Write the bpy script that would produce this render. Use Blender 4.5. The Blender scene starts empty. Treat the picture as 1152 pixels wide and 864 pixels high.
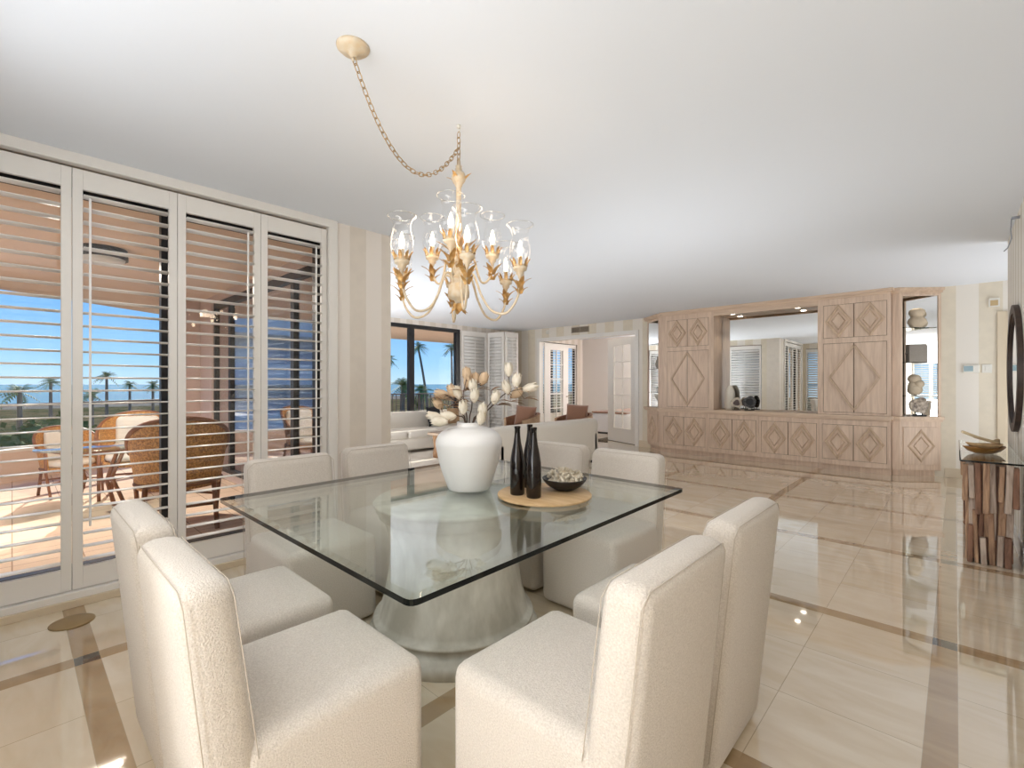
import bpy, bmesh, math, random
from mathutils import Vector, Matrix, Euler
R = math.radians
PI = math.pi
rnd = random.Random(7)
S = bpy.context.scene
C = S.collection

# ------------------------------------------------------------------ materials
MATS = {}
def nm(name):
    m = bpy.data.materials.new(name); m.use_nodes = True
    nt = m.node_tree; nt.nodes.clear()
    out = nt.nodes.new('ShaderNodeOutputMaterial')
    MATS[name] = m
    return m, nt, out
class NT:
    def __init__(s, nt): s.nt = nt
    def n(s, t, **kw):
        x = s.nt.nodes.new(t)
        for k, v in kw.items(): setattr(x, k, v)
        return x
    def l(s, a, b): s.nt.links.new(a, b)
    def math(s, op, a, b=None, c=None):
        x = s.nt.nodes.new('ShaderNodeMath'); x.operation = op
        for i, v in enumerate((a, b, c)):
            if v is None: continue
            if isinstance(v, (int, float)): x.inputs[i].default_value = v
            else: s.nt.links.new(v, x.inputs[i])
        return x.outputs[0]
    def mix(s, f, a, b, mode='MIX'):
        x = s.nt.nodes.new('ShaderNodeMix'); x.data_type = 'RGBA'; x.blend_type = mode
        for inp, v in ((x.inputs['Factor'], f), (x.inputs[6], a), (x.inputs[7], b)):
            if isinstance(v, (int, float)): inp.default_value = v
            elif isinstance(v, tuple): inp.default_value = (*v, 1) if len(v) == 3 else v
            else: s.nt.links.new(v, inp)
        return x.outputs[2]
def lin(r, g, b):
    f = lambda c: (c/255)/12.92 if c/255 <= .04045 else ((c/255+.055)/1.055)**2.4
    return (f(r), f(g), f(b))

def mat(name, col, rough=.5, metal=0, noise=None, bump=None, spec=None, coat=0, sheen=0, emit=None, stretch=None):
    """principled with optional noise tint (scale, amount, other colour) and bump (scale, strength)"""
    m, nt, out = nm(name); g = NT(nt)
    p = g.n('ShaderNodeBsdfPrincipled'); g.l(p.outputs[0], out.inputs[0])
    p.inputs['Base Color'].default_value = (*col, 1)
    p.inputs['Roughness'].default_value = rough
    p.inputs['Metallic'].default_value = metal
    if spec is not None: p.inputs['Specular IOR Level'].default_value = spec
    if coat: p.inputs['Coat Weight'].default_value = coat; p.inputs['Coat Roughness'].default_value = .05
    if sheen: p.inputs['Sheen Weight'].default_value = sheen
    tc = g.n('ShaderNodeTexCoord')
    src = tc.outputs['Object']
    if stretch:
        mp = g.n('ShaderNodeMapping'); mp.inputs['Scale'].default_value = stretch
        g.l(src, mp.inputs[0]); src = mp.outputs[0]
    if noise:
        t = g.n('ShaderNodeTexNoise'); t.inputs['Scale'].default_value = noise[0]; t.inputs['Detail'].default_value = 4
        g.l(src, t.inputs['Vector'])
        cr = g.n('ShaderNodeMapRange'); cr.inputs[1].default_value = .35; cr.inputs[2].default_value = .65
        g.l(t.outputs[0], cr.inputs[0])
        f = g.math('MULTIPLY', cr.outputs[0], noise[1])
        g.l(g.mix(f, col, noise[2]), p.inputs['Base Color'])
    if bump:
        t = g.n('ShaderNodeTexNoise'); t.inputs['Scale'].default_value = bump[0]; t.inputs['Detail'].default_value = 2
        g.l(src, t.inputs['Vector'])
        b = g.n('ShaderNodeBump'); b.inputs['Strength'].default_value = bump[1]; b.inputs['Distance'].default_value = bump[2] if len(bump) > 2 else .01
        g.l(t.outputs[0], b.inputs['Height']); g.l(b.outputs[0], p.inputs['Normal'])
    if emit:
        p.inputs['Emission Color'].default_value = (*emit[0], 1); p.inputs['Emission Strength'].default_value = emit[1]
    return m

def glass(name, tint=(.97, .99, .98), f0=.04, rough=0.0):
    """thin clear glass: transparent plus Schlick-weighted mirror reflection"""
    m, nt, out = nm(name); g = NT(nt)
    lw = g.n('ShaderNodeLayerWeight'); lw.inputs[0].default_value = .5
    f = g.math('POWER', lw.outputs['Facing'], 5)
    f = g.math('MULTIPLY_ADD', f, 1-f0, f0)
    t = g.n('ShaderNodeBsdfTransparent'); t.inputs[0].default_value = (*tint, 1)
    gl = g.n('ShaderNodeBsdfGlossy'); gl.inputs['Roughness'].default_value = rough; gl.inputs[0].default_value = (1, 1, 1, 1)
    mx = g.n('ShaderNodeMixShader'); g.l(f, mx.inputs[0]); g.l(t.outputs[0], mx.inputs[1]); g.l(gl.outputs[0], mx.inputs[2])
    g.l(mx.outputs[0], out.inputs[0])
    return m

def stripes(name, axis, a, b, width=.24, rough=.6, off=0):
    m, nt, out = nm(name); g = NT(nt)
    p = g.n('ShaderNodeBsdfPrincipled'); g.l(p.outputs[0], out.inputs[0]); p.inputs['Roughness'].default_value = rough
    tc = g.n('ShaderNodeTexCoord'); sp = g.n('ShaderNodeSeparateXYZ'); g.l(tc.outputs['Object'], sp.inputs[0])
    v = g.math('MULTIPLY_ADD', sp.outputs[axis], .5/width, 50+off)
    f = g.math('FRACT', v)
    st = g.math('GREATER_THAN', f, .5)
    n = g.n('ShaderNodeTexNoise'); n.inputs['Scale'].default_value = 9; n.inputs['Detail'].default_value = 5
    g.l(tc.outputs['Object'], n.inputs[0])
    mr = g.n('ShaderNodeMapRange'); mr.inputs[1].default_value = .35; mr.inputs[2].default_value = .7; mr.inputs[3].default_value = 0; mr.inputs[4].default_value = .45
    g.l(n.outputs[0], mr.inputs[0])
    bb = g.mix(mr.outputs[0], b, tuple(x*.86 for x in b))
    g.l(g.mix(st, a, bb), p.inputs['Base Color'])
    return m

def floor_mat():
    m, nt, out = nm('polished_marble_tiles'); g = NT(nt)
    p = g.n('ShaderNodeBsdfPrincipled'); g.l(p.outputs[0], out.inputs[0])
    p.inputs['Roughness'].default_value = .05
    p.inputs['IOR'].default_value = 1.6
    p.inputs['Coat Weight'].default_value = 1.0; p.inputs['Coat Roughness'].default_value = .02; p.inputs['Coat IOR'].default_value = 1.6
    tc = g.n('ShaderNodeTexCoord'); sp = g.n('ShaderNodeSeparateXYZ'); g.l(tc.outputs['Object'], sp.inputs[0])
    P, W = 1.545, .095
    T = (P-W)/3
    def axis(o, c0):
        v = g.math('ADD', o, -c0 + W/2 + 40*P)
        q = g.math('DIVIDE', v, P); n = g.math('FLOOR', q)
        fx = g.math('SUBTRACT', v, g.math('MULTIPLY', n, P))
        strip = g.math('LESS_THAN', fx, W)
        b = g.math('DIVIDE', g.math('SUBTRACT', fx, W), T)
        bi = g.math('FLOOR', b); fr = g.math('SUBTRACT', b, bi)
        d = g.math('MINIMUM', fr, g.math('SUBTRACT', 1.0, fr))
        joint = g.math('LESS_THAN', d, .0035)
        idn = g.math('ADD', g.math('MULTIPLY', n, 3), bi)
        return strip, joint, idn
    sx, jx, ix = axis(sp.outputs[0], -.042)
    sy, jy, iy = axis(sp.outputs[1], 3.345)
    cv = g.n('ShaderNodeCombineXYZ'); g.l(ix, cv.inputs[0]); g.l(iy, cv.inputs[1])
    wn = g.n('ShaderNodeTexWhiteNoise'); wn.noise_dimensions = '3D'; g.l(cv.outputs[0], wn.inputs['Vector'])
    n1 = g.n('ShaderNodeTexNoise'); n1.inputs['Scale'].default_value = 2.4; n1.inputs['Detail'].default_value = 6; n1.inputs['Distortion'].default_value = 1.2
    sh = g.n('ShaderNodeVectorMath'); sh.operation = 'ADD'; g.l(tc.outputs['Object'], sh.inputs[0]); g.l(wn.outputs['Color'], sh.inputs[1])
    mp = g.n('ShaderNodeMapping'); mp.inputs['Scale'].default_value = (1, 3.2, 1); g.l(sh.outputs[0], mp.inputs[0]); g.l(mp.outputs[0], n1.inputs[0])
    mr = g.n('ShaderNodeMapRange'); mr.inputs[1].default_value = .3; mr.inputs[2].default_value = .72; g.l(n1.outputs[0], mr.inputs[0])
    tile = g.mix(mr.outputs[0], lin(234, 222, 202), lin(218, 200, 172))
    tile = g.mix(g.math('MULTIPLY', wn.outputs[0], .42), tile, lin(212, 190, 158))
    strip = g.mix(mr.outputs[0], lin(184, 158, 122), lin(160, 132, 98))
    n2 = g.n('ShaderNodeTexNoise'); n2.inputs['Scale'].default_value = 26; n2.inputs['Detail'].default_value = 4; g.l(tc.outputs['Object'], n2.inputs[0])
    mr2 = g.n('ShaderNodeMapRange'); mr2.inputs[1].default_value = .54; mr2.inputs[2].default_value = .68; g.l(n2.outputs[0], mr2.inputs[0])
    acc = g.mix(mr2.outputs[0], lin(56, 50, 42), lin(128, 115, 98))
    inbay = g.math('MULTIPLY', g.math('SUBTRACT', 1.0, sx), g.math('SUBTRACT', 1.0, sy))
    jj = g.math('MULTIPLY', g.math('MAXIMUM', jx, jy), inbay)
    anyS = g.math('MAXIMUM', sx, sy)
    both = g.math('MULTIPLY', sx, sy)
    c = g.mix(g.math('MULTIPLY', jj, .55), tile, lin(140, 120, 92))
    c = g.mix(anyS, c, strip)
    c = g.mix(both, c, acc)
    g.l(c, p.inputs['Base Color'])
    return m

def brick_mat(name, a, b, mortar, sx, sy, rough=.6, m_=.004, offset=0):
    m, nt, out = nm(name); g = NT(nt)
    p = g.n('ShaderNodeBsdfPrincipled'); g.l(p.outputs[0], out.inputs[0]); p.inputs['Roughness'].default_value = .95; p.inputs['Specular IOR Level'].default_value = .05
    tc = g.n('ShaderNodeTexCoord'); br = g.n('ShaderNodeTexBrick')
    br.offset = offset
    br.inputs['Color1'].default_value = (*a, 1); br.inputs['Color2'].default_value = (*b, 1); br.inputs['Mortar'].default_value = (*mortar, 1)
    br.inputs['Scale'].default_value = 1; br.inputs['Mortar Size'].default_value = m_
    br.inputs['Brick Width'].default_value = sx; br.inputs['Row Height'].default_value = sy
    g.l(tc.outputs['Object'], br.inputs[0]); g.l(br.outputs[0], p.inputs['Base Color'])
    return m

def wood(name, a, b, axis_scale=(14, 14, 1.2), rough=.5):
    m, nt, out = nm(name); g = NT(nt)
    p = g.n('ShaderNodeBsdfPrincipled'); g.l(p.outputs[0], out.inputs[0]); p.inputs['Roughness'].default_value = rough
    tc = g.n('ShaderNodeTexCoord'); mp = g.n('ShaderNodeMapping'); mp.inputs['Scale'].default_value = axis_scale
    g.l(tc.outputs['Object'], mp.inputs[0])
    oi = g.n('ShaderNodeObjectInfo')
    ad = g.n('ShaderNodeVectorMath'); ad.operation = 'ADD'; g.l(mp.outputs[0], ad.inputs[0])
    cb = g.n('ShaderNodeCombineXYZ'); g.l(g.math('MULTIPLY', oi.outputs['Random'], 9), cb.inputs[0]); g.l(cb.outputs[0], ad.inputs[1])
    n = g.n('ShaderNodeTexNoise'); n.inputs['Scale'].default_value = 1.6; n.inputs['Detail'].default_value = 7; n.inputs['Distortion'].default_value = .8
    g.l(ad.outputs[0], n.inputs[0])
    mr = g.n('ShaderNodeMapRange'); mr.inputs[1].default_value = .3; mr.inputs[2].default_value = .7; g.l(n.outputs[0], mr.inputs[0])
    g.l(g.mix(mr.outputs[0], a, b), p.inputs['Base Color'])
    bp = g.n('ShaderNodeBump'); bp.inputs['Strength'].default_value = .15; bp.inputs['Distance'].default_value = .004
    g.l(n.outputs[0], bp.inputs['Height']); g.l(bp.outputs[0], p.inputs['Normal'])
    return m

M_ceil = mat('ceiling_paint', lin(230, 234, 240), .9)
M_wallY = stripes('striped_wallpaper_side', 1, lin(236, 228, 219), lin(227, 217, 204), .16)
M_wallX = stripes('striped_wallpaper_end', 0, lin(232, 225, 214), lin(225, 214, 194), .235)
M_wallR = stripes('striped_wallpaper_right', 1, lin(232, 226, 216), lin(214, 204, 188), .12)
M_bed = mat('bedroom_paint', lin(228, 222, 217), .8)
M_white = mat('white_shutter_paint', lin(236, 232, 226), .4)
M_louv = mat('white_louver_paint', lin(240, 238, 234), .35)
M_base = mat('cream_baseboard', lin(214, 198, 172), .4)
M_black = mat('black_metal_frame', lin(30, 30, 33), .4)
M_greyfr = mat('grey_metal_frame', lin(150, 152, 158), .4)
M_floor = floor_mat()
M_boucle = mat('boucle_fabric', lin(226, 217, 206), .95, bump=(230, .9, .004), noise=(200, .6, lin(198, 187, 174)), sheen=.2)
M_linen = mat('linen_upholstery', lin(222, 214, 202), .9, bump=(300, .4, .002), noise=(120, .3, lin(206, 197, 184)))
M_seam = mat('seam_thread', lin(196, 184, 168), .9)
M_gtop = glass('table_glass_surface', (.945, .98, .965), .05)
M_gedge = mat('glass_edge_dark', lin(8, 14, 13), .12, spec=.3)
M_gbev = mat('glass_bevel', lin(150, 178, 174), .06, spec=.8)
M_pane = glass('window_pane', (.97, .985, .98), .03)
M_dpane = glass('tinted_pane', (.65, .66, .70), .42)
M_shade = glass('clear_lamp_glass', (.985, .985, .985), .06)
M_shelf = glass('shelf_glass', (.92, .96, .94), .05)
M_mirror = mat('mirror_silver', (.93, .94, .93), .0, 1.0)
M_wood = wood('limed_oak', lin(224, 200, 178), lin(200, 174, 152))
M_woodH = wood('limed_oak_rail', lin(224, 200, 176), lin(198, 172, 148), (1.2, 14, 14))
M_gapShade = mat('painted_gap_shade', lin(96, 80, 62), .8)  # dark tone paints the shade inside the door gaps
M_mold = wood('oak_molding', lin(210, 184, 158), lin(184, 158, 132))
M_ped = mat('limewash_pedestal', lin(220, 216, 206), .75, noise=(5, .8, lin(166, 160, 146)), bump=(30, .15, .004), stretch=(1.6, 1.6, .7))
M_vase = mat('matte_white_ceramic', lin(244, 243, 242), .55, bump=(60, .08, .002))
M_tray = wood('light_wood_board', lin(214, 182, 138), lin(192, 156, 110), (2, 16, 2))
M_amber = mat('dark_amber_glass', lin(20, 10, 7), .05, spec=.5)
M_bowl = mat('black_bowl', lin(34, 31, 30), .45)
M_coral = mat('dried_flower_cream', lin(238, 230, 214), .8, noise=(60, .6, lin(196, 178, 146)))
M_petal = mat('magnolia_petal', lin(238, 230, 214), .7, noise=(30, .5, lin(220, 204, 178)))
M_petalB = mat('magnolia_petal_tan', lin(222, 196, 164), .7, noise=(30, .5, lin(198, 168, 134)))
M_sep = mat('magnolia_sepal', lin(142, 108, 78), .8)
M_stem = mat('brown_twig', lin(88, 68, 54), .8)
M_leafB = mat('dried_magnolia_leaf', lin(158, 116, 80), .6, noise=(14, .7, lin(188, 154, 112)))
M_ivory = mat('ivory_enamel', lin(212, 198, 176), .45, noise=(40, .6, lin(206, 176, 130)))
M_gold = mat('antique_gold_leaf', lin(196, 148, 84), .42, .55, noise=(50, .6, lin(220, 188, 136)))
M_chain = mat('aged_brass', lin(176, 146, 102), .35, .7)
M_bulb = mat('lit_bulb', (1, .8, .55), .3, emit=((1, .80, .55), 14))
M_brown = mat('brown_leather', lin(150, 106, 80), .55, noise=(12, .5, lin(112, 76, 54)))
M_brownLit = mat('lit_brown_leather', lin(206, 174, 142), .6, noise=(12, .5, lin(160, 126, 94)))  # lighter tan paints the light falling on the armchairs' outer shell
M_pill = mat('brown_velvet', lin(156, 114, 90), .85, sheen=.3)
M_blackf = mat('black_fabric', lin(34, 34, 38), .9)
M_stump = wood('stump_wood', lin(170, 130, 92), lin(110, 78, 52), (9, 9, 2), .7)
M_stone = mat('pale_stone_top', lin(214, 206, 196), .4)
M_rug = mat('ivory_rug', lin(216, 206, 192), .95, bump=(80, .5, .01))
M_drift = wood('reclaimed_wood', lin(190, 154, 122), lin(116, 84, 64), (22, 22, 3), .75)
M_driftG = wood('weathered_grey_wood', lin(196, 178, 162), lin(128, 106, 92), (22, 22, 3), .8)
M_driftR = wood('red_brown_wood', lin(150, 110, 86), lin(88, 60, 46), (22, 22, 3), .75)
M_dframe = wood('dark_mirror_frame', lin(70, 52, 42), lin(38, 28, 24), (8, 8, 8), .5)
M_plastic = mat('white_plastic', lin(226, 222, 212), .5)
M_beigepl = mat('beige_plastic', lin(190, 164, 120), .5)
M_screen = mat('lcd_screen', lin(112, 140, 146), .2)
M_grille = mat('vent_metal', lin(176, 164, 146), .5)
M_brass = mat('satin_brass', lin(156, 130, 88), .35, .2)
M_bedw = mat('white_bedding', lin(232, 230, 232), .9, bump=(20, .2, .01))
M_agate = mat('agate_slice', lin(196, 180, 160), .3, noise=(22, .9, lin(92, 76, 64)))
M_agateB = mat('black_agate', lin(20, 19, 22), .25, noise=(26, .5, lin(120, 116, 112)))
M_agateW = mat('white_geode_rim', lin(216, 206, 190), .6, noise=(40, .5, lin(176, 160, 138)))
M_sculpt = mat('sandstone', lin(206, 190, 166), .8, noise=(12, .5, lin(178, 160, 136)), bump=(60, .3, .004))
M_greybox = mat('grey_shagreen', lin(150, 142, 132), .6, noise=(90, .5, lin(128, 120, 110)))
M_green = mat('leaf_green', lin(66, 104, 44), .6)
# outside
M_tile_out = brick_mat('balcony_tiles', lin(232, 208, 186), lin(224, 198, 176), lin(168, 138, 116), .4, .4)
M_stucco = mat('peach_stucco', lin(228, 206, 188), .9, bump=(60, .2, .004))
M_mauve = mat('mauve_stucco', lin(206, 186, 178), .9)
M_capw = mat('white_cap', lin(232, 226, 216), .7)
M_rail = mat('grey_bronze_rail', lin(74, 72, 76), .5)
M_wick = mat('woven_rattan', lin(228, 172, 100), .6, noise=(70, .9, lin(150, 94, 48)), bump=(120, .8, .006))
M_cane = mat('rattan_cane', lin(136, 86, 54), .5)
M_cush = mat('outdoor_cushion', lin(228, 224, 216), .9)
M_ptab = glass('patio_glass', (.80, .86, .84), .10)
M_sand = mat('sand', lin(140, 134, 122), .95, noise=(.6, .8, lin(112, 104, 88)), spec=0)
M_dune = mat('dune_scrub', lin(60, 70, 40), .95, noise=(.35, .95, lin(120, 104, 78)), spec=0)
M_sea = mat('sea_water', lin(22, 132, 150), .9, noise=(.004, .8, lin(10, 112, 140)), spec=.1)
M_palm = mat('palm_frond', lin(118, 146, 66), .7, noise=(2, .8, lin(70, 98, 44)))
M_trunk = mat('palm_trunk', lin(132, 116, 98), .9)
M_bush = mat('sea_grape_leaves', lin(112, 126, 66), .9, noise=(1.2, .9, lin(60, 78, 40)), spec=.1)
M_bldg = mat('condo_wall', lin(244, 240, 234), .8)
M_bldgD = mat('condo_window_band', lin(172, 178, 186), .3)
M_frost = mat('frosted_diffuser', lin(232, 232, 230), .5)

# ------------------------------------------------------------------ mesh helpers
def link(name, bm, m, parent=None, smooth=False, loc=None, rot=None, ang=None):
    me = bpy.data.meshes.new(name); bm.normal_update(); bm.to_mesh(me); bm.free()
    ms = m if isinstance(m, (list, tuple)) else [m]
    for x in ms: me.materials.append(x)
    if smooth:
        for p in me.polygons: p.use_smooth = True
        if ang: 
            try: me.set_sharp_from_angle(angle=R(ang))
            except Exception: pass
    o = bpy.data.objects.new(name, me); C.objects.link(o)
    if parent: o.parent = parent
    if loc: o.location = loc
    if rot: o.rotation_euler = rot
    return o
def props(o, label=None, cat=None, group=None, kind=None):
    if label: o['label'] = label
    if cat: o['category'] = cat
    if group: o['group'] = group
    if kind: o['kind'] = kind
    return o
def thing(name, label, cat, loc=(0, 0, 0), rz=0, group=None):
    o = bpy.data.objects.new(name, None); C.objects.link(o)
    o.location = loc; o.rotation_euler = (0, 0, rz); o.empty_display_size = .1
    return props(o, label, cat, group)
def struct(name, bm, m, **k):
    o = link(name, bm, m, **k); o['kind'] = 'structure'; return o
def dup(root, loc=None, rz=None, label=None, group=None, scale=None):
    def cp(o, par):
        c = o.copy(); C.objects.link(c); c.parent = par
        for ch in [x for x in bpy.data.objects if x.parent is o]: cp(ch, c)
        return c
    r = cp(root, None)
    if loc is not None: r.location = loc
    if rz is not None: r.rotation_euler = (0, 0, rz)
    if label: r['label'] = label
    if group: r['group'] = group
    if scale: r.scale = scale
    return r
def B(): return bmesh.new()
def box(bm, x0, x1, y0, y1, z0, z1, bev=0, seg=2, M=None, mi=0):
    vs = [bm.verts.new(v) for v in ((x0,y0,z0),(x1,y0,z0),(x1,y1,z0),(x0,y1,z0),(x0,y0,z1),(x1,y0,z1),(x1,y1,z1),(x0,y1,z1))]
    fs = [bm.faces.new([vs[i] for i in f]) for f in ((3,2,1,0),(4,5,6,7),(0,1,5,4),(1,2,6,5),(2,3,7,6),(3,0,4,7))]
    for f in fs: f.material_index = mi
    if bev:
        es = set(e for f in fs for e in f.edges)
        r = bmesh.ops.bevel(bm, geom=list(es), offset=bev, segments=seg, profile=.5, affect='EDGES')
        vs = list(set(v for f in r['faces'] for v in f.verts) | set(v for v in vs if v.is_valid))
    if M is not None: bmesh.ops.transform(bm, matrix=M, verts=[v for v in vs if v.is_valid])
    return vs
def tube(bm, pts, r, seg=8, closed=False, mi=0, cap=True):
    pts = [Vector(p) for p in pts]; n = len(pts)
    rs = r if isinstance(r, (list, tuple)) else [r]*n
    rings = []; up = None
    for i, p in enumerate(pts):
        a = pts[(i-1) % n] if (closed or i > 0) else pts[i]
        b = pts[(i+1) % n] if (closed or i < n-1) else pts[i]
        t = (b-a); t = t.normalized() if t.length > 1e-9 else Vector((0,0,1))
        if up is None:
            up = Vector((0,0,1)) if abs(t.z) < .9 else Vector((1,0,0))
        u = (up - t*up.dot(t))
        if u.length < 1e-6: u = t.orthogonal()
        u.normalize(); up = u; v = t.cross(u)
        rings.append([bm.verts.new(p + (u*math.cos(k*2*PI/seg)+v*math.sin(k*2*PI/seg))*rs[i]) for k in range(seg)])
    m = n if closed else n-1
    for i in range(m):
        A, D = rings[i], rings[(i+1) % n]
        for k in range(seg):
            f = bm.faces.new((A[k], A[(k+1)%seg], D[(k+1)%seg], D[k])); f.material_index = mi; f.smooth = True
    if cap and not closed:
        bm.faces.new(rings[0][::-1]).material_index = mi; bm.faces.new(rings[-1]).material_index = mi
def lathe(bm, prof, seg=32, c=(0,0,0), mi=0, wob=None):
    rings = []
    for (r, z) in prof:
        if r < 1e-5: rings.append([bm.verts.new((c[0], c[1], c[2]+z))])
        else: rings.append([bm.verts.new((c[0]+r*math.cos(k*2*PI/seg), c[1]+r*math.sin(k*2*PI/seg), c[2]+z)) for k in range(seg)])
    for a, b in zip(rings, rings[1:]):
        for k in range(seg):
            k2 = (k+1) % seg
            if len(a) == 1 and len(b) == 1: continue
            if len(a) == 1: f = bm.faces.new((a[0], b[k2], b[k]))
            elif len(b) == 1: f = bm.faces.new((a[k], a[k2], b[0]))
            else: f = bm.faces.new((a[k], a[k2], b[k2], b[k]))
            f.material_index = mi; f.smooth = True
    return rings
def smooth_prof(pts, n=6):
    """Catmull-Rom through profile points"""
    out = []
    P = [pts[0]] + list(pts) + [pts[-1]]
    for i in range(1, len(P)-2):
        for k in range(n):
            t = k/n; p0, p1, p2, p3 = P[i-1], P[i], P[i+1], P[i+2]
            out.append(tuple(.5*((2*p1[j]) + (-p0[j]+p2[j])*t + (2*p0[j]-5*p1[j]+4*p2[j]-p3[j])*t*t + (-p0[j]+3*p1[j]-3*p2[j]+p3[j])*t**3) for j in range(len(p1))))
    out.append(tuple(pts[-1]))
    return out
def ell(bm, c, rx, ry, rz, M=None, seg=12, rings=8, mi=0):
    mat_ = Matrix.Translation(c) @ (M.to_4x4() if M is not None else Matrix()) @ Matrix.Diagonal((rx, ry, rz, 1))
    r = bmesh.ops.create_uvsphere(bm, u_segments=seg, v_segments=rings, radius=1, matrix=mat_)
    for v in r['verts']:
        for f in v.link_faces: f.material_index = mi; f.smooth = True
def prism(bm, poly, z0, z1, mi=0):
    a = [bm.verts.new((x, y, z0)) for x, y in poly]; b = [bm.verts.new((x, y, z1)) for x, y in poly]
    n = len(poly)
    bm.faces.new(a[::-1]).material_index = mi; bm.faces.new(b).material_index = mi
    for i in range(n): bm.faces.new((a[i], a[(i+1)%n], b[(i+1)%n], b[i])).material_index = mi
def frame_to(d, up=Vector((0,0,1))):
    """matrix taking +Z to direction d"""
    return Vector(d).normalized().to_track_quat('Z', 'Y').to_matrix()

H = 2.78; EYE = 1.36
# ------------------------------------------------------------------ room shell
plan = [(-4.30, -5.0), (4.0, -5.0), (4.0, 12.9), (-8.95, 12.9), (-8.95, 2.1), (-4.30, 2.1)]
b = B(); prism(b, plan, -.12, 0); bmesh.ops.recalc_face_normals(b, faces=b.faces); struct('floor', b, M_floor)
b = B(); prism(b, plan, H, H+.15); bmesh.ops.recalc_face_normals(b, faces=b.faces); struct('ceiling', b, M_ceil)
XW = -3.96
# left wall with the sliding doors
b = B()
box(b, XW-.34, XW, 1.93, 2.5, 0, H); box(b, XW-.34, XW, -.75, -.34, 0, H); box(b, XW-.34, XW, -.34, 1.93, 2.745, H)
struct('wall_left', b, M_wallY)
b = B(); box(b, XW, XW+.02, 1.95, 2.52, 0, .13, .004); box(b, XW-4.6, XW+.02, 2.5, 2.52, 0, .13, .004); struct('baseboard_left', b, M_base)
b = B()
for (y0, y1, z0, z1) in ((-.36, 1.95, 2.714, H), (-.36, -.30, .0, 2.716), (1.872, 1.95, 0, 2.716), (-.30, 1.872, 0, .085)):
    box(b, XW-.03, XW+.035, y0, y1, z0, z1, .004)
struct('trim_1', b, M_white)
b = B(); box(b, XW+.035, XW+.06, -.36, 1.95, 0, .045, .003); struct('baseboard_shutters', b, M_base)
# living room south wall (its outside shows through the shutters)
b = B()
box(b, -8.95, -8.30, 2.1, 2.5, 0, H); box(b, -4.45, XW-.34, 2.1, 2.5, 0, H); box(b, -8.3, -4.45, 2.1, 2.5, 2.6, H); box(b, -8.3, -4.45, 2.1, 2.5, 0, .08)
struct('wall_living_south', b, [M_mauve, M_wallX])
o = bpy.data.objects['wall_living_south']
for p in o.data.polygons:
    if p.normal.y > .9: p.material_index = 1
# west living wall
XL = -8.75
b = B()
box(b, XL-.2, XL, 2.5, 2.7, 0, H); box(b, XL-.2, XL, 7.46, 9.95, 0, H); box(b, XL-.2, XL, 12.3, 12.6, 0, H)
box(b, XL-.2, XL, 2.7, 7.46, 2.68, H); box(b, XL-.2, XL, 9.95, 12.3, 2.6, H); box(b, XL-.2, XL, 9.95, 12.3, 0, .5)
struct('wall_living_west', b, M_wallY)
# far wall
YF = 9.35
b = B()
box(b, XL, -7.83, YF, YF+.12, 0, H); box(b, -5.10, 4.0, YF, YF+.12, 0, H); box(b, -7.83, -5.10, YF, YF+.12, 2.46, H)
struct('wall_far', b, M_wallX)
b = B()
box(b, -7.91, -7.822, YF-.02, YF+.14, 0, 2.54, .004); box(b, -5.108, -5.02, YF-.02, YF+.14, 0, 2.54, .004); box(b, -7.822, -5.108, YF-.02, YF+.14, 2.452, 2.54, .004)
struct('trim_2', b, M_white)
b = B(); box(b, XL, -7.92, YF-.02, YF, 0, .14, .004); box(b, -5.01, -4.72, YF-.02, YF, 0, .14, .004); box(b, -.12, .415, YF-.02, YF, 0, .14, .004); struct('baseboard_far', b, M_base)
# hallway door casing on far wall
b = B(); box(b, .415, .50, YF-.025, YF, 0, 2.36, .004); box(b, .50, 1.35, YF-.025, YF, 2.28, 2.36, .004); box(b, 1.35, 1.43, YF-.025, YF, 0, 2.36, .004); struct('trim_3', b, M_base)
b = B(); box(b, .50, 1.35, YF-.012, YF+.01, 0, 2.28, .002)
for z0, z1 in ((.2, 1.0), (1.12, 2.12)): box(b, .62, 1.23, YF-.02, YF-.012, z0, z1, .003)
struct('door_3', b, M_base)
# right wall
XR = .375
b = B(); box(b, XR, XR+.15, -5, 6.80, 0, H); struct('wall_right', b, M_wallR)
b = B(); box(b, XR-.018, XR, -5, 6.80, 0, .14, .004); box(b, XR-.018, XR+.168, 6.80, 6.818, 0, .14, .004); struct('baseboard_right', b, M_white)
b = B(); box(b, 3.9, 4.0, -5, 9.35, 0, H); struct('wall_hall', b, M_wallR)
# behind the camera
b = B()
box(b, XW-.34, -3.87, -.75, -.6, 0, H); box(b, -1.75, -1.2, -.75, -.6, 0, H); box(b, -3.87, -1.75, -.75, -.6, 2.6, H); box(b, -3.87, -1.75, -.75, -.6, 0, .15)
struct('wall_back', b, M_wallX)
b = B(); box(b, -1.35, -1.2, -5, -.75, 0, H); struct('wall_back_hall', b, M_wallR)
b = B(); box(b, -1.35, .55, -5, -4.9, 0, .1); box(b, -1.35, .55, -5, -4.9, 2.6, H); box(b, -1.35, -1.2, -5, -4.9, 0, H); box(b, .37, .55, -5, -4.9, 0, H); struct('wall_entry', b, M_wallX)
# bedroom shell
b = B(); box(b, XL, -3.6, 12.6, 12.75, 0, H); box(b, -3.7, -3.6, YF+.12, 12.6, 0, H); struct('wall_bedroom', b, M_bed)

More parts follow.
